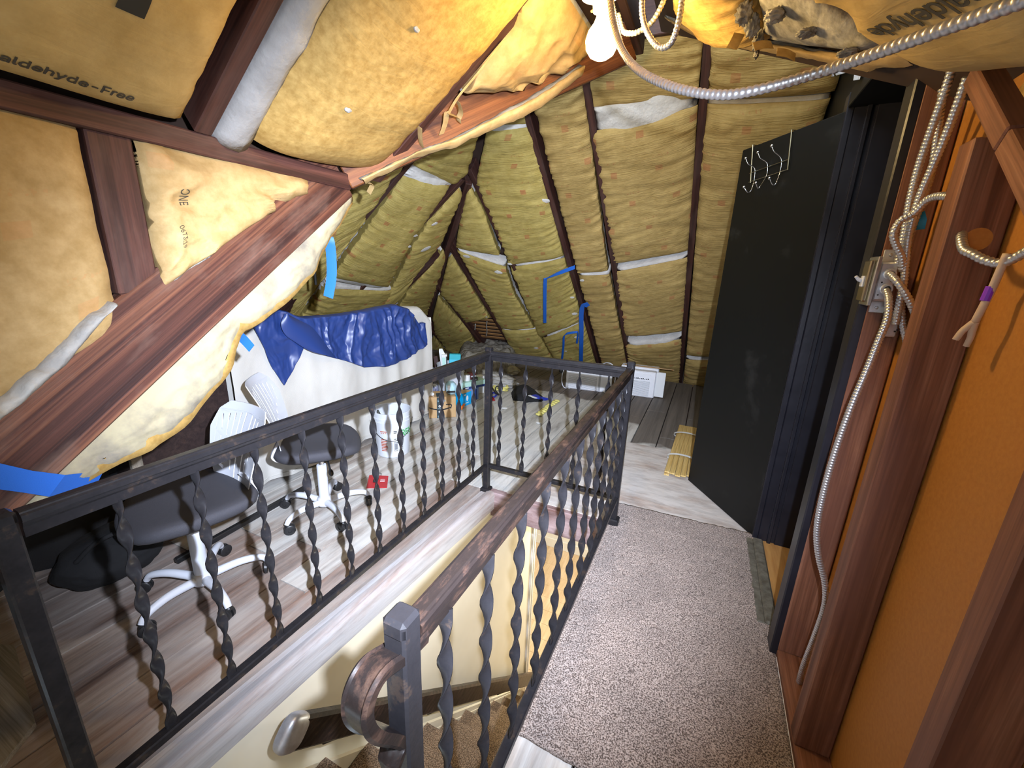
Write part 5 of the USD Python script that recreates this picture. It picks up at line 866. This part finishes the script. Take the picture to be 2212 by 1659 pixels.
bc = thing('blue_cloth', 'shiny dark blue cloth thrown over the top of the white sheet', 'cloth', (*((SA + SB) / 2), .8))
part(bc, 'cloth', sheet(np.array(R_), sn, .003), 'blue_nylon', True)
fa = [at(*p, v=vv) + sn * .05 for p in ((603, 676), (596, 700), (606, 722), (628, 738), (650, 752), (668, 760))]; fb = [at(*p, v=vv) + sn * .04 for p in ((612, 676), (640, 690), (668, 705), (690, 730), (712, 760), (722, 772))]
part(bc, 'folded_flap', sheet(np.stack([np.array(smoothline(fa, 25)) * (1 - q) + np.array(smoothline(fb, 25)) * q + sn * (.028 * math.sin(q * math.pi) - .02 * q) for q in np.linspace(0, 1, 9)], 1), sn, .003), 'blue_nylon', True)
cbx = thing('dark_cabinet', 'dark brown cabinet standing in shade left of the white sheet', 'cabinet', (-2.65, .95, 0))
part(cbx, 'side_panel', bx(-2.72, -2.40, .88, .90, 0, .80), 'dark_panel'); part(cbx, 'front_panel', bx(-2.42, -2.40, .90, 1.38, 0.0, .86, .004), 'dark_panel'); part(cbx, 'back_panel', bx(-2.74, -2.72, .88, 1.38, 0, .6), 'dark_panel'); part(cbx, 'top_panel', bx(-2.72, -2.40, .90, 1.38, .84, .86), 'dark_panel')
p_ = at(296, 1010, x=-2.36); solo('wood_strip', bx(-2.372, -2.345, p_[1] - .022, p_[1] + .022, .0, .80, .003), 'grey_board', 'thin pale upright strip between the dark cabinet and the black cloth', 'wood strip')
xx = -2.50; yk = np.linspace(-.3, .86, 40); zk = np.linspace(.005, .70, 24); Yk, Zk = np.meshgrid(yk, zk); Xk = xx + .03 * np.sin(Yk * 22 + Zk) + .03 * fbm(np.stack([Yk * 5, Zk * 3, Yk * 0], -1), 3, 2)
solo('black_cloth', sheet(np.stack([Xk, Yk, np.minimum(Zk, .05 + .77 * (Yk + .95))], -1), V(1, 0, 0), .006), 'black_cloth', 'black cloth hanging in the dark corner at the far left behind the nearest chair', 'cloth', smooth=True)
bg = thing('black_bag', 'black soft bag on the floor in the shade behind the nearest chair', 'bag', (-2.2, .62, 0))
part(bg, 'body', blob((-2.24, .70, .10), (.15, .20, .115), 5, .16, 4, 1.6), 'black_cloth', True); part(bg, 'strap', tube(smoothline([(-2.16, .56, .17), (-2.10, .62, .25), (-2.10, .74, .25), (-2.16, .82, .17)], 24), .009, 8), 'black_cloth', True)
pts_ = [at(*p, z=.02) for p in ((-60, 1392), (30, 1392), (76, 1560), (-20, 1680), (-120, 1680))]
m = trimesh.creation.extrude_polygon(Polygon([p[:2] for p in pts_]), .018, engine='earcut'); solo('plywood_board', mv(tm(m), (0, 0, .002)), 'grey_board', 'grey plywood offcut on the floor at the lower left beside the corner post', 'board', smooth=False)

# ------------------------------------------------------------------ things on the far floor
class Front:
    """a frame on the face that is turned to the room: A, B its lower corners (pixels, on height z0), local x along it, y into depth, z up"""
    def __init__(s, pa, pb, z0=0.0):
        a, b = at(*pa, z=z0), at(*pb, z=z0); s.o = a; s.w = np.linalg.norm(b - a); s.ex = nz(b - a); s.ey = V(-s.ex[1], s.ex[0], 0); s.ez = V(0, 0, 1)
        if s.ey @ (a - CAM) < 0: s.ey = -s.ey
    def h(s, px, py): return at(px, py, v=(s.o[:2], (s.o + s.ex)[:2]))[2]
    def xz(s, px, py): q = at(px, py, v=(s.o[:2], (s.o + s.ex)[:2])) - s.o; return q @ s.ex, q[2]
    def box(s, x0, x1, y0, y1, z0, z1, c=.003): return frame(bx(x0, x1, y0, y1, z0, z1, c), s.o, s.ex, s.ey, s.ez)
    def put(s, m): return frame(m, s.o, s.ex, s.ey, s.ez)
    def text(s, parent, t, h, x, z, mat_, y=-.0012, name='lettering', rot=False, bold=True):
        m = tm(meshkit.text_mesh(t, h, .0008, bold)); v = m[0]
        if rot: v = np.stack([v[:, 1] * -1, v[:, 0], v[:, 2]], 1)
        return part(parent, name, (s.o + np.outer(v[:, 0] + x, s.ex) + np.outer(v[:, 1] + z, s.ez) - np.outer(v[:, 2] - y, s.ey) + s.ez * 0, m[1]), mat_, False)
    def poly(s, parent, pts, mat_, y=-.001, th_=.0008, name='print'):
        m = trimesh.creation.extrude_polygon(Polygon(pts) if not hasattr(pts, 'area') else pts, th_, engine='earcut'); v = np.array(m.vertices)
        return part(parent, name, (s.o + np.outer(v[:, 0], s.ex) + np.outer(v[:, 1], s.ez) + np.outer(y - v[:, 2], s.ey), np.array(m.faces)), mat_, False)
f = Front((927, 904), (985, 901)); H_ = f.h(955, 858); W_ = f.w
cb = thing('cardboard_box', 'brown cardboard parcel with dark tape and a curved arrow on its front', 'box', f.o)
part(cb, 'carton', f.box(0, W_, 0, .20, 0, H_, .003), 'cardboard')
part(cb, 'flap', f.box(.004, W_ - .004, .0, .10, H_, H_ + .003, .001), 'cardboard')
tx0, tx1 = W_ * .29, W_ * .50
part(cb, 'tape', cat(f.box(tx0, tx1, -.0012, .0, .0, H_, .0003), f.box(tx0, tx1, -.001, .12, H_ + .003, H_ + .0042, .0003)), 'tape_dark')
f.text(cb, 'prime', .020, tx0 + .006, H_ * .80, 'tape_light', -.0015); f.text(cb, 'prime', .018, tx0 + .008, H_ * .04, 'tape_light', -.0015)
for zz in (.57, .30): f.poly(cb, __import__('shapely').geometry.Point((tx0 + tx1) / 2, H_ * zz).buffer(.011).difference(__import__('shapely').geometry.Point((tx0 + tx1) / 2, H_ * zz).buffer(.004)), 'white_card', -.0015)
f.poly(cb, [(tx0 + .004, H_ * .43), (tx1 - .004, H_ * .43), (tx1 - .004, H_ * .46), (tx0 + .004, H_ * .46)], 'tape_light', -.0015)
xs_ = np.linspace(.0, W_ * .80, 24); c_ = H_ * .56 - H_ * .16 * np.sin(np.clip(xs_ / (W_ * .80), 0, 1) * math.pi * .80 + .25) * 1.0
w_s = np.interp(xs_, [0, W_ * .4, W_ * .8], [.004, .0075, .005])
f.poly(cb, list(zip(xs_, c_ + w_s)) + list(zip(xs_[::-1], (c_ - w_s)[::-1])), 'black_plastic', -.0018, name='smile_arrow')
ax_, az_ = W_ * .82, c_[-1] + .012; f.poly(cb, LineString([(ax_ - .045, az_ + .016), (ax_ - .01, az_ + .018), (ax_ + .004, az_ + .010), (ax_ - .004, az_ - .022)]).buffer(.0042, 4), 'black_plastic', -.0018, name='smile_arrow')
# tall white tub with folded papers behind
bk = at(980, 862, z=0); bk = at(974, 872, z=0) + nz(at(974, 872, z=0) - V(0, 0, 0)) * .12
def bucket(name, label, o, r0, r1, h, mat_='bucket_plastic'):
    T = thing(name, label, 'bucket', o)
    prof = [(0, 0), (r0 - .004, 0), (r0, .006), (r1 * .985, h * .78), (r1 * 1.02, h * .785), (r1 * 1.02, h * .80), (r1, h * .805), (r1 * 1.0, h * .86), (r1 * 1.035, h * .865), (r1 * 1.035, h * .88), (r1 * 1.01, h * .885), (r1 * 1.02, h * .975), (r1 * 1.045, h * .98), (r1 * 1.045, h), (r1 * 1.0, h), (r1 * .985, h * .985), (r1 * .96, h * .5), (r0 * .96, .012), (0, .010)]
    part(T, 'body', lathe(prof, 48, o), mat_, 30); return T
d_ = nz(bk * V(1, 1, 0)); r_ = V(d_[1], -d_[0], 0)
tub = bucket('white_bucket', 'tall white bucket at the back of the clutter holding cartons and papers', bk, .125, .140, .40)
for label, m_, x, y, w, dd, z0, z1, tilt in (('teal and white carton standing in the tall white bucket', 'teal_card', .035, .01, .115, .05, .06, .50, .02), ('mint and white carton with dark spine leaning in the tall white bucket', 'white_card', -.045, .0, .055, .06, .05, .50, -.04)):
    T = thing('carton', label, 'carton', bk)
    ez_ = nz(V(0, 0, 1) + r_ * tilt); fr_ = lambda q, ez_=ez_: frame(q, bk + V(0, 0, 0), nz(r_ - ez_ * (r_ @ ez_)), d_, ez_)
    part(T, 'box', fr_(bx(x - w / 2, x + w / 2, y - dd / 2, y + dd / 2, z0, z1, .002)), m_)
    if m_ == 'teal_card': part(T, 'cyan_panel', fr_(bx(x - w / 2 - .001, x + w / 2 + .001, y - dd / 2 - .002, y - dd / 2, z0, z1 - .055, .0005)), 'cyan_card'); part(T, 'white_print', fr_(cat(bx(x - .03, x - .005, y - dd / 2 - .003, y - dd / 2 - .002, z1 - .10, z1 - .088, .0003), bx(x - .038, x + .03, y - dd / 2 - .003, y - dd / 2 - .002, z1 - .135, z1 - .118, .0003))), 'white_card')
    else: part(T, 'dark_edge', fr_(bx(x + w / 2 - .012, x + w / 2 + .001, y - dd / 2 - .002, y - dd / 2, z0, z1 - .02, .0005)), 'black_plastic'); part(T, 'mint_face', fr_(bx(x - w / 2 + .004, x + w / 2 - .016, y - dd / 2 - .002, y - dd / 2, z0, z1 - .03, .0005)), 'mint_card')
pp = thing('folded_paper', 'stiff white paper sticking up at the left of the tall white bucket', 'paper', bk)
part(pp, 'leaf', frame(tm(trimesh.creation.extrude_polygon(Polygon([(-.06, .1), (-.03, .1), (-.058, .50), (-.085, .555), (-.115, .555), (-.12, .53)]), .004, engine='earcut')), bk, r_, V(0, 0, 1), -d_ ), 'white_card', False)
dp = at(944, 790, z=.0); dk = thing('dark_board', 'short dark board leaning behind the tall white bucket', 'board', bk + d_ * .25)
beam(dk, 'board', bk + d_ * .22 - r_ * .10 + V(0, 0, 0), bk + d_ * .36 - r_ * .17 + V(0, 0, .40), .05, .018, 'rafter_wood', d_)
# bag of small things, open blue tub and flat box on it
o = at(945, 872, z=0) + d_ * .22
pb = thing('plastic_bag', 'crumpled clear plastic bag with dark contents between parcel and tall bucket', 'bag', o)
part(pb, 'bag', blob(o + V(0, 0, .16), (.13, .10, .17), 3, .34, 4, 2.8), 'clear_bag', 25)
for k, (x, z, m_, r) in enumerate(((-.06, .22, 'navy_card', .03), (.02, .24, 'royal_blue', .028), (.05, .20, 'black_cloth', .03), (-.03, .16, 'white_card', .028), (.07, .27, 'white_card', .02))): part(pb, 'contents', blob(o + r_ * x - d_ * .085 + V(0, 0, z), (r, r * .6, r * .7), k, .4, 2, 2.2), m_, 25)
wl_ = at(930, 848, z=.22); solo('paint_roller', cat(blob(at(932, 851, v=(f.o[:2] + f.ey[:2] * .05, (f.o + f.ex + f.ey * .05)[:2])), (.030, .020, .018), 1, .08, 3), tube([at(936, 858, v=(f.o[:2], (f.o + f.ex)[:2])) + f.ey * .03, at(950, 866, v=(f.o[:2], (f.o + f.ex)[:2])) + f.ey * .0], .004)), 'white_card', 'small white roller lying on the brown parcel', 'roller')
fb_ = Front((962, 897), (990, 895)); ty0 = H_ + .004
tb_ = thing('blue_pouch', 'pale blue plastic pouch with a black strip lying on the brown parcel', 'pouch', f.o)
part(tb_, 'pouch', f.put(bx(W_ * .66, W_ * 1.06, .02, .16, ty0, ty0 + .115, .03)), 'pale_blue', 40); part(tb_, 'strip', f.put(bx(W_ * .66, W_ * .98, .012, .022, ty0 + .03, ty0 + .048, .004)), 'black_plastic'); part(tb_, 'white_print', f.put(bx(W_ * .70, W_ * .80, .014, .022, ty0 + .055, ty0 + .10, .002)), 'white_card')
g = Front((1000, 879), (1018, 872)); cw = g.w; ch = g.h(1008, 848)
cy = thing('cyan_carton', 'bright cyan carton with a white drop printed on it right of the parcel', 'carton', g.o)
part(cy, 'box', g.box(0, cw, 0, .10, 0, ch, .002), 'sky_card'); part(cy, 'top_flap', g.box(.0, cw, .0, .10, ch, ch + .004, .001), 'cardboard')
f2 = g; f2.poly(cy, affinity.scale(__import__('shapely').geometry.Point(cw * .5, ch * .55).buffer(.020), .8, 1.5), 'white_card'); f2.poly(cy, [(cw * .15, ch * .18), (cw * .7, ch * .18), (cw * .7, ch * .24), (cw * .15, ch * .24)], 'pale_blue'); f2.poly(cy, [(cw * .1, ch * .80), (cw * .35, ch * .80), (cw * .35, ch * .9), (cw * .1, ch * .9)], 'white_card')
oc = at(992, 884, z=.02); solo('orange_clamp', cat(tube([oc - r_ * .03, oc, oc + r_ * .035 + V(0, 0, .03)], .013, 8), tube([oc + r_ * .02, oc + r_ * .05 + V(0, 0, .055)], .010, 8)), 'orange_plastic', 'small orange clamp on the floor between the parcel and the cyan carton', 'clamp')
u = Front((1016, 866), (1034, 862)); uh = u.h(1025, 838)
nb = thing('blue_bin', 'navy and slate blue box behind the cyan carton', 'box', u.o)
part(nb, 'body', u.box(-.02, u.w, 0, .14, 0, uh, .004), 'slate_blue'); part(nb, 'front_panel', u.box(u.w * .30, u.w * .78, -.002, .0, .0, uh * .9, .001), 'navy_card')
mb = thing('flat_carton', 'mint green flat carton lying on the navy box by the far corner post', 'carton', u.o); part(mb, 'box', u.box(-.10, u.w + .09, -.01, .16, uh + .004, uh + .075, .002), 'mint_card'); part(mb, 'navy_band', u.box(-.101, u.w + .091, -.012, -.009, uh + .004, uh + .028, .001), 'navy_card'); part(mb, 'label', u.box(-.08, -.03, -.0135, -.011, uh + .012, uh + .022, .0005), 'white_card')
for k, (lab, m_, x0, x1, z0, z1) in enumerate((('brown can stack on the mint green carton', 'brown_plastic', -.10, -.055, .0, .075), ('white labelled jar on the mint green carton', 'white_card', -.05, .03, .0, .062), ('dark red flat box leaning on the far post side of the mint carton', 'dark_red', .04, .115, .0, .07), ('small black case on the mint carton front edge', 'black_plastic', .045, .10, .0, .03))):
    T = thing('container', lab, 'container', u.o); zz = uh + .079
    if k in (0, 1): part(T, 'body', u.put(lathe([(0, z0 + zz), ((x1 - x0) / 2, z0 + zz), ((x1 - x0) / 2, z1 + zz - .01), ((x1 - x0) / 2 - .005, z1 + zz), (0, z1 + zz)], 20, ((x0 + x1) / 2, .06, 0))), m_); part(T, 'lid', u.put(lathe([(0, z1 + zz), ((x1 - x0) / 2 - .006, z1 + zz), ((x1 - x0) / 2 - .006, z1 + zz + .008), (0, z1 + zz + .008)], 20, ((x0 + x1) / 2, .06, 0))), 'steel')
    else: part(T, 'body', u.box(x0, x1, .0 if k == 3 else .05, .04 if k == 3 else .12, z0 + zz, z1 + zz, .003), m_); part(T, 'edge', u.box(x0, x1, -.001 if k == 3 else .049, .0 if k == 3 else .05, z0 + zz + (z1 - z0) * .4, z0 + zz + (z1 - z0) * .6, .0004), 'grey_plastic')
lg = Front((1035, 850), (1044, 849)); pbx = thing('pale_box', 'pale lilac box standing behind the far corner post of the railing', 'box', lg.o); part(pbx, 'box', lg.box(-.03, .06, .0, .08, 0, .20, .003), 'white_card'); part(pbx, 'band', lg.box(-.031, .061, -.002, .0, .15, .165, .001), 'navy_card')
# cords, scraps and cloth on the open floor
def onfloor(pts, z=.008): return [at(x, y, z=z) for x, y in pts]
def coil(c, r, turns, ph=0): a = np.linspace(0, turns * 2 * math.pi, int(40 * turns)); return np.stack([c[0] + r * np.cos(a + ph) * (1 + .15 * np.sin(a * .37)), c[1] + r * .8 * np.sin(a + ph), c[2] + .012 + .010 * np.sin(a * 1.7) + a * .0012], 1)
cc = at(1080, 843, z=0); solo('extension_cord', cat(tube(coil(cc, .085, 3.2), .008, 8), tube(coil(cc + V(.03, .02, .02), .06, 2.2, 1.0), .008, 8)), 'yellow_plastic', 'coiled bright yellow cord on the floor right of the far corner post', 'cord', smooth=True)
solo('black_cable', cat(tube(smoothline(onfloor(((1064, 838), (1070, 848), (1078, 853), (1070, 842), (1074, 834), (1082, 840), (1080, 850)), .05), 50), .006, 8)), 'black_plastic', 'black cable looped over the coiled yellow cord', 'cable', smooth=True)
solo('colored_bands', cat(tube(smoothline(onfloor(((1060, 852), (1066, 848), (1073, 852), (1068, 857), (1062, 858)), .012), 40), .010, 8)), 'royal_blue', 'small royal blue strap beside the coiled yellow cord', 'strap', smooth=True)
solo('red_net', cat(*[tube(smoothline(onfloor(((1058 + k * 2.2, 861 - k * .3), (1062 + k, 857), (1064 + k * 1.6, 865)), .01), 14), .005, 6) for k in range(4)]), 'red_card', 'small tangle of red netting in front of the coiled yellow cord', 'netting', smooth=True)
solo('blue_bag', blob(at(1062, 822, z=.03), (.11, .05, .035), 6, .4, 3, 2.5), 'blue_tag', 'crumpled bright blue plastic behind the far corner post', 'bag', smooth=True)
cm = thing('black_garment', 'black fabric lying in a heap on the open floor in the middle', 'garment', at(1135, 865, z=0))
pc = Polygon([at(x, y, z=0)[:2] for x, y in ((1104, 850), (1108, 843), (1132, 838), (1148, 842), (1160, 852), (1176, 864), (1172, 868), (1150, 869), (1136, 871), (1128, 867), (1108, 866), (1105, 858))]).segmentize(.02)
def pile(parent, name, poly, hgt, mat_, seed, nn_=26):
    x0, y0, x1, y1 = poly.bounds; X, Y = np.meshgrid(np.linspace(x0 - .02, x1 + .02, nn_ * 2), np.linspace(y0 - .02, y1 + .02, nn_ * 2)); import shapely
    pts = shapely.points(X, Y); ins = shapely.contains(poly, pts); dd = np.where(ins, shapely.distance(pts, poly.exterior), -1)
    Z = np.where(ins, hgt * (1 - np.exp(-np.maximum(dd, 0) / .035)) * (.8 + .5 * fbm(np.stack([X * 7, Y * 7, X * 0], -1), 3, seed)) + .004, .0)
    id_ = np.arange(X.size).reshape(X.shape); k = ins[:-1, :-1] & ins[1:, :-1] & ins[:-1, 1:] & ins[1:, 1:]
    a, b, c_, d = id_[:-1, :-1][k], id_[:-1, 1:][k], id_[1:, 1:][k], id_[1:, :-1][k]; F_ = np.vstack([np.stack([a, b, c_], 1), np.stack([a, c_, d], 1)])
    v = np.stack([X, Y, Z], -1).reshape(-1, 3); vb = v * V(1, 1, 0) + V(0, 0, .001); fa_ = np.vstack([F_, F_[:, ::-1] + len(v)])
    e = np.sort(np.vstack([F_[:, [0, 1]], F_[:, [1, 2]], F_[:, [2, 0]]]), 1); uq, ct = np.unique(e, axis=0, return_counts=True); be = {tuple(q) for q in uq[ct == 1]}
    sk = [(p, q) for t in F_ for p, q in ((t[0], t[1]), (t[1], t[2]), (t[2], t[0])) if (min(p, q), max(p, q)) in be]
    if sk: sk = np.array(sk); fa_ = np.vstack([fa_, np.stack([sk[:, 1], sk[:, 0], sk[:, 0] + len(v)], 1), np.stack([sk[:, 1], sk[:, 0] + len(v), sk[:, 1] + len(v)], 1)])
    V_ = np.vstack([v, vb]); us = np.unique(fa_); mp = -np.ones(len(V_), int); mp[us] = np.arange(len(us)); return part(parent, name, (V_[us], mp[fa_]), mat_, True)
pile(cm, 'fabric', pc, .09, 'black_cloth', 3)
st = thing('blue_strap', 'royal blue strap with a white edge lying across the black fabric', 'strap', at(1170, 860, z=0))
bl = [at(1150, 853, z=.07), at(1165, 859, z=.05), at(1178, 862, z=.012), at(1186, 862, z=.010)]; part(st, 'strap', ribbon(bl, nz(V(.3, .9, 0)), .10, .006, 24), 'royal_blue', True); part(st, 'edge', ribbon([b - V(.02, .045, -.006) for b in bl[:3]], nz(V(.3, .9, 0)), .035, .004, 24), 'white_card', True)
yr = onfloor(((1165, 895), (1172, 889), (1180, 882), (1188, 875), (1197, 869), (1203, 866)), .02); solo('yellow_duster', cat(*[blob(c, (.034, .026, .014), k, .5, 2, 3) for k, c in enumerate(resample(yr, .055))]), 'yellow_plastic', 'yellow fringed duster on the floor in front of the black fabric', 'duster', smooth=True)
solo('paper_scrap', blob(at(1089, 881, z=.004), (.035, .03, .005), 2, .2, 3), 'white_card', 'small white scrap on the painted floor behind the far railing', 'scrap'); solo('paper_scrap', blob(at(1164, 913, z=.008), (.028, .022, .004), 4, .3, 2), 'white_card', 'tiny white scrap on the plywood behind the far railing', 'scrap')
# loose insulation pile under the laths
lp = Polygon([at(x, y, z=0)[:2] for x, y in ((990, 800), (1000, 772), (1040, 760), (1100, 766), (1112, 782), (1100, 806), (1070, 822), (1028, 830), (1000, 822))]).buffer(.05)
li = thing('loose_insulation', 'heap of grey loose insulation under the bare laths at the eave', 'insulation', at(1050, 790, z=0)); pile(li, 'heap', lp, .34, 'fiberglass_grey', 9, 30); part(li, 'tuft', blob(at(1105, 800, z=.06), (.11, .09, .06), 7, .4, 3, 3), 'fiberglass_yellowed', True)
sl_ = thing('loose_insulation', 'second paler clump of loose insulation in front of the grey heap', 'insulation', at(1010, 838, z=0)); part(sl_, 'clump', blob(at(1075, 822, z=.07), (.24, .12, .075), 8, .35, 4, 3), 'fiberglass', True)
tw = thing('twine', 'pale knotted twine hanging in front of the bare laths', 'twine', onp(FAR, -2.8, 5.3)); part(tw, 'strand', tube(smoothline([at(x, y, pl=(FAR[0], FAR[1] - .02)) for x, y in ((1052, 694), (1051, 704), (1052, 716), (1050, 726))], 20), .006, 6), 'white_cloth', True); part(tw, 'strand', tube(smoothline([at(x, y, pl=(FAR[0], FAR[1] - .02)) for x, y in ((1027, 700), (1026, 712))], 8), .008, 6), 'white_cloth', True)
# two window air conditioner fronts leaning at the eave
def ac(label, pa, pb, top, ptop, seed):
    a = Front(pa, pb); hh = a.h(*top); T = thing('air_conditioner', label, 'air conditioner', a.o)
    part(T, 'housing', a.box(0, a.w, .0, .12, 0, hh, .010), 'ac_plastic'); part(T, 'back_housing', a.box(.01, a.w + .02, .12, .26, 0.0, hh + .02, .010), 'ac_plastic')
    x0, x1 = (.03, a.w * .74) if seed == 0 else (.05, a.w * .86); z0, z1 = hh * .05, hh * .62
    n = 15
    gr = part(T, 'grille_recess', a.box(x0, x1, -.001, .0, z0, z1, .0005), 'grey_plastic')
    for k in range(n): z = z0 + (z1 - z0) * k / n; part(gr, 'louver', a.box(x0, x1, -.006, .0, z, z + (z1 - z0) / n * .55, .001), 'ac_plastic')
    part(T, 'upper_panel', a.box(x0, x1, -.004, .0, z1 + .01, hh * .92, .002), 'ac_plastic')
    return T, a, hh
T, a, hh = ac('white louvered window air conditioner on the left, behind the far top rail', (1221, 838), (1311, 849), (1262, 795), None, 0)
part(T, 'control_strip', a.box(a.w * .78, a.w * .83, -.003, .0, hh * .05, hh * .92, .001), 'grey_plastic')
part(T, 'accordion_side', a.box(a.w, a.w + .04, .02, .05, .02, hh * .97, .003), 'white_card'); part(T, 'power_cord', tube(smoothline([a.o + a.ex * x + a.ey * y + V(0, 0, z) for x, y, z in ((.40, .20, hh + .03), (.46, .1, hh + .07), (.53, .05, hh + .05), (.57, .05, hh * .6), (.53, -.03, .012), (.44, -.02, .02))], 40), .006, 8), 'white_plastic', True); part(T, 'power_cord', tube(smoothline([a.o + a.ex * x + a.ey * y + V(0, 0, z) for x, y, z in ((.02, .1, hh), (-.04, .03, hh * .8), (-.045, -.02, hh * .35), (-.01, -.03, .015), (.06, -.02, .01))], 40), .006, 8), 'white_plastic', True)
T, a, hh = ac('white louvered window air conditioner on the right, beside the far right post', (1331, 850), (1411, 861), (1370, 800), None, 1)
part(T, 'accordion_side', a.box(a.w, a.w + .10, .05, .075, .01, hh * .99, .003), 'white_card'); part(T, 'control_text', cat(*[a.box(a.w * (.30 + .045 * k), a.w * (.33 + .045 * k), -.006, -.0035, hh * .70, hh * .72 + .004 * (k % 3), .0004) for k in range(12)]), 'black_plastic')
sx0, sx1 = a.o + a.ey * .13 + V(0, 0, hh + .030) - a.ex * -.05, a.o + a.ex * (a.w + .18) + a.ey * .10 + V(0, 0, hh + .034); ws = thing('wood_strip', 'thin pale wood strip lying on top of the right air conditioner', 'wood strip', sx0); beam(ws, 'strip', sx0, sx1, .03, .008, 'pale_wood')
solo('wall_hook', blob(at(1212, 801, z=.27), (.022, .022, .03), 2, .15, 3), 'black_plastic', 'small black hook hanging beside the left air conditioner', 'hook')
# bundle of shims by the door
sb_ = Front((1447, 1020), (1478, 1036)); o1, o2 = at(1462, 1036, z=0), at(1487, 930, z=0)
sm = thing('shim_bundle', 'bundle of thin yellow wood shims tied with plastic beside the black door', 'wood bundle', o1)
dx_ = nz(o2 - o1); px_ = V(dx_[1], -dx_[0], 0); Ls = np.linalg.norm(o2 - o1)
for k in range(10):
    row, col = divmod(k, 5); off = (col - 2) * .036; s0 = float(rng.uniform(-.03, .06)) + .02 * abs(col - 2)
    a_, b_ = o1 + dx_ * s0 + px_ * off + V(0, 0, .012 + .014 * row + .006 * (col % 2)), o2 + px_ * off * .9 + V(0, 0, .022 + .014 * row)
    beam(sm, 'shim', a_, b_, .034, .010, 'shim_wood', c=.001)
for s in (.30, .78): c = o1 + dx_ * Ls * s; q = [c + px_ * (.105 * math.cos(t)) + V(0, 0, .028 + .030 * math.sin(t)) for t in np.linspace(0, 2 * math.pi, 26)]; part(sm, 'plastic_tie', ribbon(q, dx_, .03, .001, 0), 'white_card', True)
# red tag, bucket in front of the sheet
rp = [at(*p, z=.003) for p in ((791, 1054), (836, 1053), (839, 1028), (798, 1026))]; rd = thing('red_package', 'small red blister card with a black loop on the painted boards', 'package', rp[0])
part(rd, 'card', sheet(np.array([[rp[0], rp[1]], [rp[3], rp[2]]]), V(0, 0, 1), .003), 'red_card', False)
ux, uy = nz(rp[1] - rp[0]), nz(rp[3] - rp[0]); ce = np.mean(rp, 0); part(rd, 'black_item', frame(cbox(.022, .036, .010, .004), ce - ux * .018 + V(0, 0, .006), ux, uy, V(0, 0, 1)), 'black_plastic')
part(rd, 'loop', tube(smoothline([ce + uy * .07 - ux * .02, ce + uy * .10 - ux * .01, ce + uy * .10 + ux * .012, ce + uy * .07 + ux * .014], 20) + V(0, 0, .006), .0022, 6), 'black_plastic', True); part(rd, 'print_lines', cat(*[frame(cbox(.03, .004, .0008, .0002), ce + ux * .03 + uy * (.02 - .014 * k) + V(0, 0, .0024), ux, uy, V(0, 0, 1)) for k in range(3)]), 'white_card')
bo = at(850, 975, z=0); B = bucket('white_bucket', 'white plastic bucket with red and black print in front of the white sheet', bo, .118, .134, .345)
d2 = nz(bo * V(1, 1, 0)); a0 = math.atan2(-d2[1], -d2[0])   # angle of the side that faces the camera
def on_bucket(rects, mat_, name, dz=0):
    out = []
    for u0, u1, z0, z1 in rects:
        A = np.linspace(u0, u1, 6); Z = np.linspace(z0, z1, 3); out.append(np.array([[bo + V(math.cos(a0 + q) * (.1186 + .0143 * z / .27), math.sin(a0 + q) * (.1186 + .0143 * z / .27), z) for q in A] for z in Z]))
    return part(B, name, cat(*[sheet(o_, np.array([[V(math.cos(a0 + q), math.sin(a0 + q), 0) for q in np.linspace(o_[0, 0][0], 1, 6)]] * 3) * 0 + V(-d2[0], -d2[1], 0), .0008) for o_ in out]), mat_, False)
R = np.random.default_rng(3); rows_ = []
for k in range(13): rows_.append((-.72, -.72 + float(R.uniform(.34, .44)), .055 + k * .0125, .062 + k * .0125))
on_bucket(rows_, 'print_red', 'warning_print'); on_bucket([(.05, .05 + float(R.uniform(.12, .2)), .15 + k * .012, .155 + k * .012) for k in range(6)] + [(.46, .60, .06 + k * .009, .064 + k * .009) for k in range(6)], 'print_black', 'small_print')
on_bucket([(.06, .07, .055, .125), (.27, .28, .055, .125), (.06, .28, .055, .058), (.06, .28, .122, .125)] + [(.085 + k * .022, .094 + k * .022 + .004 * (k % 3), .066, .115) for k in range(8)], 'print_black', 'barcode')
m = meshkit.text_mesh('REU', .045, .0008, True); v = np.array(m.vertices); a_ = a0 + .42 + v[:, 0] / .132 * 1.0; part(B, 'green_lettering', (np.stack([bo[0] + np.cos(a_) * (.1315 + v[:, 2]), bo[1] + np.sin(a_) * (.1315 + v[:, 2]), .17 + v[:, 1]], 1), np.array(m.faces)), 'green_print', False)
hb = [bo + V(math.cos(a0 + t) * .146, math.sin(a0 + t) * .146, .275 - .13 * math.sin(max(0, min(1, (t + 1.5) / 3.0)) * math.pi)) for t in np.linspace(-1.5, 1.5, 30)]; part(B, 'wire_handle', tube(hb, .0022, 6), 'black_plastic', True)
tr_ = thing('hand_tool', 'grey tool handle standing inside the near white bucket', 'tool', bo); beam(tr_, 'handle', bo + V(.02, .03, .02) , bo - d2 * .0 + V(-.075, -.065, .335), .032, .014, 'grease')
# conduit seen behind the door
solo('conduit', armour([at(x, y, y=2.44) for x, y in ((1692, 825), (1684, 850), (1676, 900), (1668, 950), (1660, 1000), (1650, 1080))], .007), 'conduit', 'thin armoured cable glimpsed between the black door leaf and its frame', 'cable', smooth=True)
